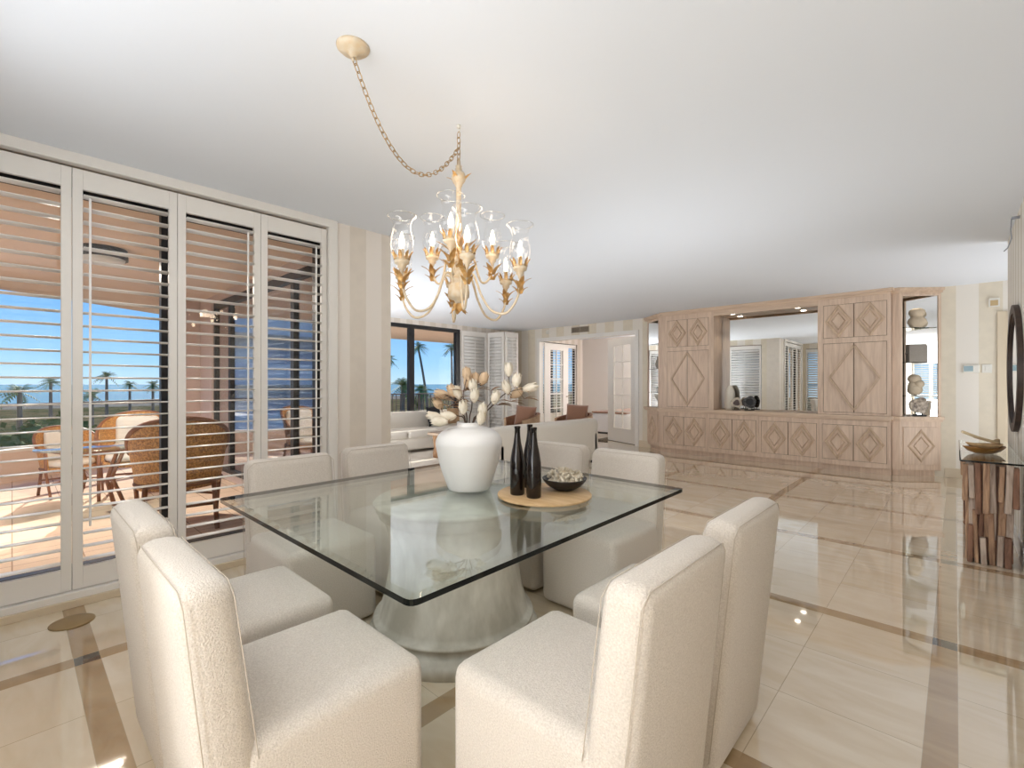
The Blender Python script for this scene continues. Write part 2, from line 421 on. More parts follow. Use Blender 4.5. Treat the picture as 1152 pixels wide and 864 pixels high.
# ------------------------------------------------------------------ windows (frames and panes)
def window(name, axis, c, segs, z0, z1, fr=M_black, pane=M_pane, w=.06, dep=.07, head=.08, sill=.06):
    """black framed glazing in the plane axis=c ; segs are the edges of the lights"""
    b = B()
    def bb(u0, u1, za, zb, d=dep):
        if axis == 'x': box(b, c-d/2, c+d/2, u0, u1, za, zb, .003)
        else: box(b, u0, u1, c-d/2, c+d/2, za, zb, .003)
    for u in segs: bb(u-w/2, u+w/2, z0, z1)
    bb(segs[0], segs[-1], z1-head, z1, dep*1.05); bb(segs[0], segs[-1], z0, z0+sill, dep*1.05)
    f = struct(name, b, fr)
    b = B()
    if axis == 'x': box(b, c-.004, c+.004, segs[0], segs[-1], z0+sill, z1-head)
    else: box(b, segs[0], segs[-1], c-.004, c+.004, z0+sill, z1-head)
    link('pane', b, pane, f)
    return f
window('window_1', 'x', -4.16, [-.31, .757, 1.87], .0, 2.744, w=.055, head=.169, sill=.19)
w2 = window('window_2', 'x', XL-.06, [2.73, 4.40, 6.07, 7.40], 0, 2.68, w=.13, dep=.10)
window('window_3', 'y', 2.16, [-8.27, -7.55, -6.5, -5.35, -4.48], .08, 2.6, w=.09, pane=M_dpane, head=.1)
window('window_4', 'x', XL-.1, [9.98, 11.13, 12.27], .5, 2.6, w=.05)
window('window_5', 'y', -.70, [-3.84, -2.81, -1.78], .15, 2.6, w=.05)
window('window_6', 'y', -4.95, [-1.2, -.4, .37], .1, 2.6, w=.05)

# ------------------------------------------------------------------ plantation shutters
def shutter(w, z0, z1, lz0, lz1, tilt, label, loc, rz, group, rod=.5, stile=.05, pitch=.079, chord=.089, name='shutter_panel', rodr=.006):
    """panel lies along local +X from 0 to w, thickness in Y, louvers pivot about X"""
    t = thing(name, label, 'shutter', loc, rz, group)
    b = B()
    box(b, 0.0015, stile, -.014, .014, z0, z1, .002); box(b, w-stile, w-.0015, -.014, .014, z0, z1, .002)
    box(b, stile, w-stile, -.013, .013, z0, lz0, .002); box(b, stile, w-stile, -.013, .013, lz1, z1, .002)
    link('frame', b, M_white, t)
    b = B(); n = int((lz1-lz0)/pitch)
    p = (lz1-lz0)/n
    for i in range(n):
        z = lz0 + (i+.5)*p
        # lens-shaped slat section
        sec = [(chord/2*math.cos(a), .0055*math.sin(a)) for a in [k*2*PI/10 for k in range(10)]]
        ca, sa = math.cos(tilt), math.sin(tilt)
        A = [b.verts.new((stile+.002, y*ca - q*sa, z + y*sa + q*ca)) for y, q in sec]
        D = [b.verts.new((w-stile-.002, y*ca - q*sa, z + y*sa + q*ca)) for y, q in sec]
        b.faces.new(A[::-1]); b.faces.new(D)
        for k in range(10): b.faces.new((A[k], A[(k+1)%10], D[(k+1)%10], D[k])).smooth = True
    link('louvers', b, M_louv, t)
    if rod is not None:
        b = B(); d = -(chord/2*math.cos(tilt)+.006); dz = -chord/2*math.sin(tilt)
        box(b, stile+(w-2*stile)*rod-rodr, stile+(w-2*stile)*rod+rodr, d-.005, d+.005, lz0+.25+dz, lz1-.06+dz, .002)
        link('tilt_rod', b, M_louv, t)
    return t
ys = [-.29, .253, .793, 1.336, 1.868]
labs = ['white louvered shutter panel at the far left, partly cut off by the frame edge',
        'white louvered shutter panel, second from the left, showing the round balcony ceiling light',
        'white louvered shutter panel, third from the left, in front of the big golden rattan chair',
        'white louvered shutter panel nearest the striped pier, right end of the dining shutters']
rods = [.5, .07, .88, .86]
for i in range(4):
    # local X -> world Y ; local Y -> world -X
    t = shutter(ys[i+1]-ys[i], .09, 2.694, .225, 2.572, R(-3), labs[i], (XW-.012, ys[i], 0), R(90), 'dining room shutters', rod=None if i == 0 else rods[i])
    t.rotation_euler = (0, 0, R(90))
# living room shutters
def shut2(p, q, label, group, tilt=R(62), z1=2.66, **k):
    p = Vector(p); q = Vector(q); d = q-p
    return shutter(d.length, .06, z1, .2, z1-.12, tilt, label, (p.x, p.y, 0), math.atan2(d.y, d.x), group, **k)
g2 = 'folded shutters beside the living room window'
shut2((XL+.03, 7.48), (XL+.03, 8.30), 'closed white shutter panel flat on the wall beside the black living room window frame', g2, stile=.06)
shut2((XL+.06, 8.33), (-8.19, 8.40), 'white shutter panel folded out into the room, between the flat panel and the angled one', g2, stile=.06)
shut2((-8.18, 8.43), (-8.14, 8.86), 'narrow white shutter panel at the right end of the folded living room shutters', g2, stile=.06)
g3 = 'shutters on the living room side windows'
for i in range(4):
    x0 = -4.47-.95*i
    shut2((x0, 2.46), (x0-.945, 2.46), ['closed white shutter panel in the cabinet mirror beside the striped pier', 'closed white shutter panel in the cabinet mirror, second from the striped pier', 'closed white shutter panel on the side window, third from the pier', 'closed white shutter panel on the side window, deepest in the corner'][i], g3, tilt=R(55), z1=2.58)
g4 = 'shutters behind the dining table'
for i in range(3):
    x0 = -3.86+.70*i
    shut2((x0, -.585), (x0+.697, -.585), ['white shutter panel seen only in the cabinet mirror, nearest the dining shutters', 'white shutter panel seen only in the cabinet mirror, middle one of three behind the table', 'white shutter panel seen only in the mirror, farthest from the dining shutters'][i], g4, tilt=R(40), z1=2.58)
for i in range(3):
    x0 = -1.19+.52*i
    shut2((x0, -4.62), (x0+.517, -4.62), ['white shutter panel at the left in the right corner display mirror', 'white shutter panel in the middle of the right corner display mirror', 'white shutter panel at the right in the right corner display mirror'][i], 'shutters in the entry hall', tilt=R(20), z1=2.58)
g5 = 'bedroom window shutters'
for i in range(3):
    y0 = 9.98+.76*i
    shut2((XL-.03, y0), (XL-.03, y0+.757), ['bedroom shutter panel seen through the left glazed door, nearest it', 'bedroom shutter panel seen between the glazed doors, middle one', 'bedroom shutter panel seen between the glazed doors, nearest the pale wall'][i], g5, tilt=R(-8), z1=2.58, stile=.035)

# ------------------------------------------------------------------ french doors
def french(name, p, q, label):
    p = Vector(p); q = Vector(q); d = q-p; w = d.length
    t = thing(name, label, 'door', (p.x, p.y, 0), math.atan2(d.y, d.x))
    b = B(); st = .235; zt = 2.43
    box(b, 0, st, -.02, .02, .012, zt, .003); box(b, w-st, w, -.02, .02, .012, zt, .003)
    box(b, st, w-st, -.02, .02, .012, .33, .003); box(b, st, w-st, -.02, .02, zt-.17, zt, .003)
    fr = link('door_frame', b, M_white, t)
    b = B(); cols, rows = 2, 5
    for i in range(1, cols+1-1+1):
        if i < cols: x = st+(w-2*st)*i/cols; box(b, x-.012, x+.012, -.015, .015, .33, zt-.17, .002)
    for j in range(1, rows):
        z = .33+(zt-.5)*j/rows; box(b, st, w-st, -.015, .015, z-.012, z+.012, .002)
    link('glazing_bars', b, M_white, t)
    b = B(); box(b, st, w-st, -.003, .003, .33, zt-.17); link('pane', b, M_pane, t)
    b = B(); tube(b, [(w-.06, -.02, 1.02), (w-.06, -.06, 1.02), (w-.15, -.06, 1.02)], .009); lathe(b, [(0, 0), (.025, 0), (.025, .01), (0, .01)], 16, (w-.06, -.02, 1.02))
    link('handle', b, M_brass, t, True)
    return t
french('french_door', (-5.12, 9.50), (-6.14, 9.93), 'white glazed door with ten panes standing ajar on the right side of the bedroom opening')
french('french_door', (-7.80, 9.50), (-7.78, 10.50), 'white glazed door swung wide open at the left side of the bedroom opening')

# ------------------------------------------------------------------ dining table
tb = thing('dining_table', 'large square clear glass dining table on a round limewashed pedestal', 'table', (-2.0, 1.71, 0))
cx, cy = -2.0, 1.71
corn = [(-1.10, .757), (-1.145, 2.668), (-2.86, 2.665), (-2.838, .748)]
def round_poly(cs, r, n=5):
    out = []
    for i, c in enumerate(cs):
        c = Vector(c); a = (Vector(cs[i-1])-c).normalized(); d = (Vector(cs[(i+1) % len(cs)])-c).normalized()
        for k in range(n+1):
            t = k/n; p0 = c+a*r; p2 = c+d*r
            out.append(((1-t)**2*p0+2*(1-t)*t*c+t*t*p2))
    return out
def inset(cs, d):
    m = sum((Vector(c) for c in cs), Vector((0, 0)))/len(cs)
    return [Vector((c[0]-math.copysign(d, c[0]-m.x), c[1]-math.copysign(d, c[1]-m.y))) for c in cs]
b = B()
zt, zb = .762, .738
outer = round_poly(corn, .035); inn = round_poly(inset(corn, .028), .03)
V = lambda ps, z: [b.verts.new((p[0]-cx, p[1]-cy, z)) for p in ps]
ti, to, bo = V(inn, zt), V(outer, zt-.005), V(outer, zb)
b.faces.new(ti).material_index = 0
b.faces.new(bo[::-1]).material_index = 0
n = len(ti)
for i in range(n):
    j = (i+1) % n
    b.faces.new((to[i], to[j], ti[j], ti[i])).material_index = 2
    b.faces.new((bo[i], bo[j], to[j], to[i])).material_index = 1
link('glass_top', b, [M_gtop, M_gedge, M_gtop], tb)
b = B()
prof = [(0, .736), (.43, .736), (.435, .730), (.43, .715), (.415, .708), (.42, .69), (.405, .68), (.405, .66), (.385, .65), (.375, .63), (.352, .56), (.345, .48), (.352, .38), (.372, .26), (.40, .155), (.408, .135), (.43, .13), (.435, .118), (.415, .108), (.415, .085), (.44, .08), (.445, .062), (.46, .055), (.465, .0), (0, 0)]
lathe(b, prof, 64)
link('pedestal', b, M_ped, tb, loc=(-.02, -.03, 0))

# ------------------------------------------------------------------ dining chairs
def make_chair():
    """faces +Y, origin under the middle of the chair on the floor; 0.53 wide, 0.67 deep"""
    t = thing('dining_chair', 'x', 'chair')
    W, D = .53, .67
    yr = -D/2
    b = B()
    # upholstered seat block down to the floor
    vs = box(b, -W/2, W/2, yr+.13, D/2, .012, .49, .045, 5)
    for v in vs:
        if v.is_valid and v.co.z > .47:
            v.co.z += .016*max(0, 1-(v.co.x/(W/2))**2)*max(0, 1-((v.co.y-.05)/(D/2))**2)
    link('seat', b, M_boucle, t, True)
    b = B()
    vs = box(b, -W/2, W/2, 0, .125, .012, .905, .048, 6)
    for v in vs:
        if not v.is_valid: continue
        k = max(0, v.co.z-.10)
        v.co.y += yr + .085 - k*.105 + (.02*(1-v.co.z/.9) if v.co.y > .06 else 0)
        v.co.x *= 1 - .02*(v.co.z/.9)
    bk = link('backrest', b, M_boucle, t, True)
    b = B()
    for yy in (.012, .113):
        pts = []
        for x, z in ((-W/2+.0, .1), (-W/2, .86), (-W/2+.035, .893), (W/2-.035, .893), (W/2, .86), (W/2, .1)):
            k = max(0, z-.10); s = 1-.02*(z/.9)
            pts.append((x*s*1.0, yy+yr+.085-k*.105+(.02*(1-z/.9) if yy > .06 else 0), z))
        tube(b, pts, .0014, 5)
    link('seam', b, M_seam, bk, True)
    return t
chair0 = make_chair()
gch = 'dining chairs around the glass table'
spots = [  # centre x, y, rotation (faces +Y at 0), label
 ((-1.495, .575), 0, 'cream boucle dining chair nearest the viewer, at lower left, its tall back in profile'),
 ((-2.125, .585), 0, 'cream boucle dining chair just behind the nearest left chair, beside the shutters'),
 ((-.82, 1.205), R(90), 'cream boucle dining chair in the lower right foreground, its seat facing left'),
 ((-.835, 1.85), R(90), 'cream boucle dining chair behind the foreground right one, closest to the open marble floor'),
 ((-2.785, 1.20), R(-90), 'cream boucle dining chair in front of the fourth shutter panel, across the glass'),
 ((-2.885, 1.865), R(-90), 'cream boucle dining chair in front of the striped pier, left of the white vase'),
 ((-2.235, 2.635), R(180), 'cream boucle dining chair behind the dark bottles on the far side'),
 ((-1.625, 2.60), R(180), 'cream boucle dining chair at the far right table corner, behind the black bowl')]
for i, (p, a, lab) in enumerate(spots):
    c = chair0 if i == 0 else dup(chair0)
    c.location = (p[0], p[1], 0); c.rotation_euler = (0, 0, a); c['label'] = lab; c['group'] = gch

# ------------------------------------------------------------------ things on the table
ZT = .762
b = B()
vp = smooth_prof([(.108, 0), (.120, .01), (.143, .07), (.168, .15), (.186, .235), (.188, .275), (.168, .315), (.120, .345), (.078, .357), (.068, .368), (.071, .380)], 5)
lathe(b, [(0, 0)]+vp+[(.062, .380), (.058, .36), (.10, .33), (.10, .05), (0, .05)], 48)
props(link('vase', b, M_vase, None, True, (-2.03, 1.795, ZT)), 'large matte white shouldered ceramic vase holding magnolia branches on the glass table', 'vase')
VC = Vector((-2.03, 1.795, ZT))
Fd = Vector((-.6858, .7278, 0)); Rt = Vector((.7278, .6858, 0))
def fpt(px, py, dd=0):
    """a point beside the vase, dimensions read as sideways / upward / depth offsets in metres"""
    k = .00504
    return VC + Rt*((px-527)*k) + Vector((0, 0, 1))*(1.36-(py-432)*k - ZT) + Fd*dd
def bud(bm, p, d, L, w, mi, closed=.5, n=6):
    """magnolia bloom: overlapping cupped petals round an axis"""
    Mx = frame_to(d)
    for ring, (rr, ln, nn) in enumerate(((.62, 1.0, 4), (1.0, .92, n))):
        for k in range(nn):
            a = k*2*PI/nn + ring*.5 + p.x*7
            rows = []
            for t in (0, .25, .5, .75, 1.0):
                prof_r = math.sin(min(1, t*1.25+.12)*PI*.62)*w*rr*(1-.35*closed*t) 
                half = math.sin(t*PI*.86+.25)*.75
                z = t*L*ln
                row = []
                for s in (-1, 0, 1):
                    aa = a + s*half
                    r_ = prof_r*(1.0 if s == 0 else .95)
                    row.append(bm.verts.new(p + Mx @ Vector((math.cos(aa)*r_, math.sin(aa)*r_, z))))
                rows.append(row)
            for r0, r1 in zip(rows, rows[1:]):
                for s in (0, 1):
                    f = bm.faces.new((r0[s], r0[s+1], r1[s+1], r1[s])); f.material_index = mi; f.smooth = True
def leaf(bm, p, d, L, w, mi=0, droop=.3):
    d = Vector(d).normalized(); side = d.cross(Vector((0, 0, 1)))
    side = side.normalized() if side.length > .1 else Vector((1, 0, 0))
    up = side.cross(d)
    rows = []
    for t in (0, .2, .45, .7, .9, 1):
        ww = w*math.sin(PI*min(.98, t*.9+.06)); c = p + d*(L*t) - Vector((0, 0, 1))*(droop*L*t*t)
        rows.append([bm.verts.new(c+side*ww+up*.25*ww), bm.verts.new(c), bm.verts.new(c-side*ww+up*.25*ww)])
    for a, c in zip(rows, rows[1:]):
        for s in (0, 1):
            f = bm.faces.new((a[s], a[s+1], c[s+1], c[s])); f.material_index = mi; f.smooth = True
branches = [
 ('right arching magnolia branch reaching toward the french doors', [(572, 421, .02, (0, 1), 'w'), (580, 433, -.03, (.2, 1), 'w'), (590, 438, .03, (1, .25), 'w'), (571, 441, .0, (-.2, .8), 'w'), (577, 446, .06, (.7, .5), 't')], [(574, 452), (590, 449)], [(532, 476), (548, 462), (560, 450), (570, 442), (585, 438)]),
 ('short magnolia branch with a drooping bloom over the right lip of the vase', [(556, 452, -.06, (.3, 1), 'w'), (543, 466, -.09, (.1, 1), 'w'), (541, 474, -.10, (.15, .6), 'w')], [(560, 456), (552, 440)], [(531, 476), (540, 468), (548, 458), (554, 450)]),
 ('upright magnolia branch in the middle of the vase with stacked pale blooms', [(532, 440, -.03, (0, 1), 'w'), (534, 450, -.07, (.1, 1), 'w'), (526, 436, .03, (-.1, 1), 't'), (541, 431, .04, (.4, 1), 't')], [(536, 438), (528, 447)], [(527, 477), (530, 460), (531, 447), (533, 436)]),
 ('tall magnolia branch topped by a tan bloom, in front of the shutters', [(524, 426, .05, (-.1, 1), 't'), (532, 432, .08, (.1, 1), 't'), (516, 447, .0, (-.3, 1), 'w'), (522, 463, -.08, (0, 1), 'w')], [(520, 440), (526, 452)], [(525, 477), (523, 460), (521, 445), (524, 428)]),
 ('left drooping magnolia branch with long white blooms near the black pillow', [(512, 468, -.08, (-1, .1), 'w'), (504, 473, -.12, (-1, .05), 'w'), (496, 470, -.05, (-.8, .2), 'w'), (493, 459, .06, (-.5, .8), 't')], [(505, 458), (514, 462)], [(523, 477), (515, 468), (505, 466), (496, 464)]),
 ('thin magnolia branch with dried brown leaves in front of the sea view', [(500, 446, .1, (-1, .3), 't'), (509, 445, .02, (-.4, 1), 't')], [(507, 447), (497, 450), (512, 452)], [(524, 477), (515, 460), (508, 450), (498, 444)]),
]
for bi, (lab, fl, lv, st) in enumerate(branches):
    t = thing('magnolia_branch', lab, 'flowers', tuple(VC+Vector((0, 0, .36))), 0, 'magnolia branches in the white vase')
    off = VC+Vector((0, 0, .36))
    b = B()
    pts = [VC + Vector((.01*math.cos(bi), .01*math.sin(bi), .06))] + [fpt(x, y, .01*math.sin(i+bi)*(1+i)) for i, (x, y) in enumerate(st)]
    sp = smooth_prof([tuple(p-off) for p in pts], 4)
    tube(b, sp, [.0045-.0025*i/len(sp) for i in range(len(sp))], 6)
    for (x, y, dd, d, k) in fl:
        e = fpt(x, y, dd)-off
        near = min((Vector(q) for q in sp[5:]), key=lambda q: (q-e).length)
        tube(b, [near, (near+e)/2+Vector((0, 0, .004)), e], .0022, 5)
    link('twig', b, M_stem, t, True)
    for (x, y, dd, d, k) in fl:
        e = fpt(x, y, dd)-off; dv = Rt*d[0]+Vector((0, 0, d[1]))+Fd*rnd.uniform(-.25, .1)
        b = B(); L = .086 if abs(d[0]) < .8 else .10
        dn = dv.normalized()
        bud(b, e-dn*.014, dv, L, .031, 0)
        ell(b, e-dn*.006, .010, .010, .012, frame_to(dv), 8, 6, 1)
        for q in range(2): leaf(b, e-dn*.008, dn+Vector((rnd.uniform(-.8, .8), rnd.uniform(-.8, .8), -.3)), .05, .012, 2)
        link('blossom', b, [M_petal if k == 'w' else M_petalB, M_sep, M_leafB], t, True)
    for (x, y) in lv:
        b = B(); e = fpt(x, y, rnd.uniform(-.03, .05))-off
        for q in range(3): leaf(b, e, Rt*rnd.choice((-1, 1, .8))*1.0+Vector((0, 0, rnd.uniform(.0, .6)))+Fd*rnd.uniform(-.5, .5), .085, .02)
        near = min((Vector(q) for q in sp[5:]), key=lambda q: (q-e).length)
        tube(b, [near, e], .0015, 5)
        link('leaf', b, M_leafB, t, True)

b = B()
lathe(b, [(0, 0), (.235, 0), (.25, .006), (.25, .014), (.243, .019), (0, .019)], 56)
props(link('serving_board', b, M_tray, None, True, (-1.60, 1.95, ZT), ang=40), 'round light wood board on the glass table under the bottles', 'board')
ZB = ZT+.0195
b = B()
bp = [(0, 0), (.034, 0), (.038, .006), (.0385, .15), (.037, .18), (.030, .225), (.0205, .27), (.0155, .31), (.0145, .345), (.0165, .347), (.0165, .357), (.0125, .357), (.0125, .34), (.0, .33)]
lathe(b, smooth_prof(bp[1:5], 3)[:-1]+bp[4:] if False else bp, 28)
bottle = props(link('bottle', b, M_amber, None, True, ang=60), 'dark amber glass bottle, front right of the three on the board', 'bottle', 'dark bottles on the wooden board')
def onpx(px, z, y):  # ground-truth helper used while laying things out
    k = (EYE-z)*530/(y-432); l = (px-576)/530
    return Vector((k*(.7278*l-.6858), k*(.6858*l+.7278), z))
p = onpx(600.5, ZB, 559.5); bottle.location = (p.x, p.y, ZB)
for px, py, lab, s in ((582, 556, 'dark amber glass bottle, left one of the three on the board', 1.0), (596, 548, 'dark amber glass bottle standing behind the other two on the board', .985)):
    c = bottle.copy(); C.objects.link(c); p = onpx(px, ZB, py); c.location = (p.x, p.y, ZB); c['label'] = lab; c.scale = (1, 1, s)
b = B()
bowl_prof = smooth_prof([(.03, 0), (.045, .002), (.085, .022), (.112, .048), (.122, .066)], 4)
lathe(b, [(0, 0)]+bowl_prof+[(.118, .066), (.105, .048), (.075, .022), (0, .012)], 36)
pb = onpx(635, ZB, 551)
props(link('bowl', b, M_bowl, None, True, (pb.x, pb.y, ZB)), 'black shallow bowl of dried cream flowers at the right edge of the board', 'bowl')
b = B()
for i in range(60):
    a = rnd.uniform(0, 2*PI); rr = .095*math.sqrt(rnd.random()); z = .058+.055*(1-(rr/.1)**2)*rnd.random()
    c = Vector((rr*math.cos(a), rr*math.sin(a), z))
    d = Vector((rnd.uniform(-1, 1), rnd.uniform(-1, 1), 1.2)).normalized()
    for q in range(3):
        leaf(b, c, d+Vector((rnd.uniform(-.8, .8), rnd.uniform(-.8, .8), rnd.uniform(-.2, .4))), rnd.uniform(.025, .05), .008, 0, .1)
    ell(b, c, .011, .011, .009, None, 6, 4)
ell(b, Vector((0, 0, .045)), .095, .095, .022, None, 16, 8)
props(link('dried_flowers', b, M_coral, None, False, (pb.x, pb.y, ZB)), 'heap of small dried cream flowers filling the black bowl', 'dried flowers', kind='stuff')

# ------------------------------------------------------------------ chandelier
HX, HY = -1.985, 1.68
ch = thing('chandelier', 'gilded ivory chandelier with glass hurricane shades hung by a swag chain over the table', 'chandelier', (HX, HY, 0))
b = B()
# swag chain links
def chain(bm, pts, r=.0022, ll=.036, ww=.010):
    pts = [Vector(p) for p in pts]
    seg = [(a, c) for a, c in zip(pts, pts[1:])]
    tot = sum((c-a).length for a, c in seg); n = int(tot/(ll*.80)); i = 0
    for k in range(n):
        s = (k+.5)*tot/n
        for a, c in seg:
            L = (c-a).length
            if s <= L: p = a+(c-a)*(s/L); d = (c-a).normalized(); break
            s -= L
        u = d.cross(Vector((0, 0, 1))); u = u.normalized() if u.length > .1 else Vector((1, 0, 0))
        v = d.cross(u)
        if k % 2: u, v = v, u
        loop = []
        for q in range(12):
            a_ = q*2*PI/12
            loop.append(p + d*(ll*.5*math.copysign(abs(math.cos(a_))**.6, math.cos(a_))) + u*(ww*math.copysign(abs(math.sin(a_))**.8, math.sin(a_))))
        tube(bm, loop, r, 5, closed=True)
top = Vector((0, 0, 2.735)); can = Vector((-1.848-HX, .985-HY, 2.74))
cat = []
for i in range(25):
    t = i/24; p = can.lerp(Vector((0, 0, 2.655)), t); p.z -= 4*.33*t*(1-t)*(1-.15*t) - .0
    cat.append(p)
chain(b, cat)
chain(b, [(0, 0, 2.74), (0, 0, 2.56)], ll=.036)
link('swag_chain', b, M_chain, ch, True)
b = B(); lathe(b, [(0, -.045), (.012, -.045), (.02, -.03), (.05, -.022), (.066, -.008), (.068, 0), (0, 0)], 32, (can.x, can.y, H))
tube(b, [(can.x, can.y, H-.045), (can.x, can.y, H-.06)], .006)
link('canopy', b, M_ivory, ch, True)
b = B(); tube(b, [(0, 0, H), (0, 0, 2.765)], .011, 10); tube(b, [(0, 0, 2.77), (0, 0, 2.75), (.008, 0, 2.742), (.012, 0, 2.752)], .003, 6)
link('ceiling_hook', b, M_plastic, ch, True)
b = B()
tube(b, [(0, 0, 2.60), (0, 0, 2.55)], .004)
lathe(b, [(0, 2.56), (.010, 2.56), (.018, 2.553), (.012, 2.545), (.02, 2.538), (.014, 2.53), (.03, 2.52), (.04, 2.497), (.037, 2.475), (.022, 2.455), (.02, 2.445), (.014, 2.44), (.014, 2.30), (.022, 2.20), (.016, 2.10), (.02, 2.02), (.045, 1.98), (.05, 1.95), (.03, 1.93)], 20)
col = link('stem', b, M_ivory, ch, True)
b = B()
def tleaf(bm, base, out, L, w, curl, mi=0):
    """pointed gilded acanthus leaf: out = outward unit dir, rising then curling out"""
    side = Vector((0, 0, 1)).cross(out).normalized(); rows = []
    for t in (0, .25, .5, .75, 1):
        c = base + Vector((0, 0, L*t*(1-.25*t))) + out*(curl*t*t)
        ww = w*(.45+1.3*t-1.75*t*t)
        rows.append((bm.verts.new(c+side*ww+out*.003), bm.verts.new(c-out*.003), bm.verts.new(c-side*ww+out*.003)))
    for a, c in zip(rows, rows[1:]):
        for s in (0, 1):
            f = bm.faces.new((a[s], a[s+1], c[s+1], c[s])); f.smooth = True; f.material_index = mi
for k in range(4):
    a = k*PI/2+.4; o = Vector((math.cos(a), math.sin(a), 0))
    tleaf(b, Vector((0, 0, 2.46))+o*.025, o, .06, .018, .05)
for zz, nn, L, cu in ((2.03, 8, .14, .10), (1.95, 8, .12, .09), (2.12, 6, .10, .06), (1.80, 6, -.07, .03)):
    for k in range(nn):
        a = k*2*PI/nn+zz*9; o = Vector((math.cos(a), math.sin(a), 0))
        tleaf(b, Vector((0, 0, zz))+o*.02, o, L, .024, cu)
link('gilt_leaves', b, M_gold, ch, True)
b = B()
lathe(b, [(.03, 1.95), (.045, 1.93), (.035, 1.915), (.055, 1.90), (.06, 1.86), (.058, 1.835), (.045, 1.825), (.03, 1.82), (.012, 1.80), (0, 1.76)], 24)
for q in range(3):
    a = q*2.1; tube(b, [(.03*math.cos(a), .03*math.sin(a), 1.93), (.05*math.cos(a+.5), .05*math.sin(a+.5), 2.0), (.02*math.cos(a+1), .02*math.sin(a+1), 2.06)], .004)
link('hub', b, M_ivory, ch, True)
def arm(ang, rr, zc, zhub, zmin, j):
    o = Vector((math.cos(ang), math.sin(ang), 0))
    pts = [(.035, zhub-.01), (.05, zhub+.05), (.085, zhub+.055), (.11, zhub+.0), (.135, zmin+.10), (.19, zmin+.02), (rr*.62+.05, zmin-.0), (rr-.03, zmin+.05), (rr-.003, zmin+.12), (rr, zc-.05)]
    if rr < .25: pts = [(.03, zhub), (.05, zhub+.06), (.09, zhub+.05), (.11, zhub-.02), (.135, zhub-.07), (.17, zhub-.06), (rr, zhub+.0), (rr, zc-.05)]
    sp = smooth_prof([(o.x*r_, o.y*r_, z) for r_, z in pts], 5)
    b = B(); tube(b, sp, .0065, 8)
    A = link('arm', b, M_ivory, ch, True)
    c = (o.x*rr, o.y*rr, zc)
    b = B(); lathe(b, [(.008, -.07), (.012, -.055), (.022, -.045), (.02, -.035), (.036, -.025), (.038, -.012), (.03, -.006), (.04, .0), (0, .002)], 20, c)
    link('drip_cup', b, M_ivory, A, True)
    b = B()
    for k in range(8):
        a = k*PI/4; oo = Vector((math.cos(a), math.sin(a), 0))
        tleaf(b, Vector(c)+oo*.036+Vector((0, 0, -.008)), oo, .055, .014, .018)
    for k in range(4):
        a = k*PI/2+ang+.6; oo = Vector((math.cos(a), math.sin(a), 0))
        tleaf(b, Vector(c)+oo*.008+Vector((0, 0, -.12)), oo, .075, .022, .055)
        tleaf(b, Vector(c)+oo*.008+Vector((0, 0, -.15)), oo, .05, .018, .035)
    link('leaf_crown', b, M_gold, A, True)
    b = B(); lathe(b, [(.011, .0), (.011, .045), (.009, .05), (0, .05)], 12, c); link('candle_sleeve', b, M_ivory, A, True)
    b = B(); lathe(b, [(.006, .05), (.013, .07), (.014, .085), (.008, .112), (.002, .13), (0, .132)], 12, c); link('bulb', b, M_bulb, A, True)
    b = B(); lathe(b, smooth_prof([(.034, .002), (.048, .03), (.057, .065), (.053, .105), (.044, .14), (.043, .165), (.055, .195), (.070, .212)], 4), 28, c)
    sh = link('glass_shade', b, M_shade, A, True)
    b = B(); lathe(b, [(.0705+.0018*math.cos(k*PI/4), .2125+.0018*math.sin(k*PI/4)) for k in range(9)], 28, c)
    link('rim', b, M_gl_rim, sh, True)
M_gl_rim = glass('rim_glass', (.8, .82, .82), .35)
yaw = math.atan2(Rt.y, Rt.x)
for j, d in enumerate((-17, -77, -137, 163, 103, 43)): arm(yaw+R(d), .35, 1.985, 1.90, 1.735, j)
for j, d in enumerate((-95, 25, 145)): arm(yaw+R(d), .20, 2.10, 2.00, 1.90, j)

# ------------------------------------------------------------------ built-in wall unit
YB = 8.90; YW = YF
gb = 'doors-below base cabinets of the wall unit'
def frame_strip(bm, p, q, w, y0, y1):
    """bar from p to q (x,z) of width w between y0 and y1"""
    p = Vector(p); q = Vector(q); d = (q-p).normalized(); nn = Vector((-d.y, d.x))*w/2
    a = [p+nn, p-nn, q-nn, q+nn]
    v0 = [bm.verts.new((k.x, y0, k.y)) for k in a]; v1 = [bm.verts.new((k.x, y1, k.y)) for k in a]
    bm.faces.new(v0); bm.faces.new(v1[::-1])
    for i in range(4): bm.faces.new((v0[i], v1[i], v1[(i+1)%4], v0[(i+1)%4]))
def diamond(bm, cx, cz, rx, rz, w, y0, y1, half=0):
    if half == 0:
        # closed mitred ring: outer foot, raised crest, inner foot
        k = math.hypot(rx, rz)/(rx*rz)          # offset of a side by t shrinks both radii by t*k*r
        def ringp(t, y):
            f = 1-t*k
            return [bm.verts.new((cx+a*rx*f, y, cz+c*rz*f)) for a, c in ((-1, 0), (0, 1), (1, 0), (0, -1))]
        R_ = [ringp(-w*.5, y1), ringp(-w*.45, y0+.006), ringp(-w*.1, y0), ringp(w*.45, y0+.008), ringp(w*.5, y1)]
        new = []
        for A, D in zip(R_, R_[1:]+R_[:1]):
            for i in range(4): new.append(bm.faces.new((A[i], A[(i+1) % 4], D[(i+1) % 4], D[i])))
        bmesh.ops.recalc_face_normals(bm, faces=new)
        return
    P = [(cx-rx, cz), (cx, cz+rz), (cx+rx, cz), (cx, cz-rz)]
    ids = {0: (0, 1, 2, 3), -1: (0, 3), 1: (1, 2)}[half]
    for i in ids: frame_strip(bm, P[i], P[(i+1) % 4], w, y0, y1)
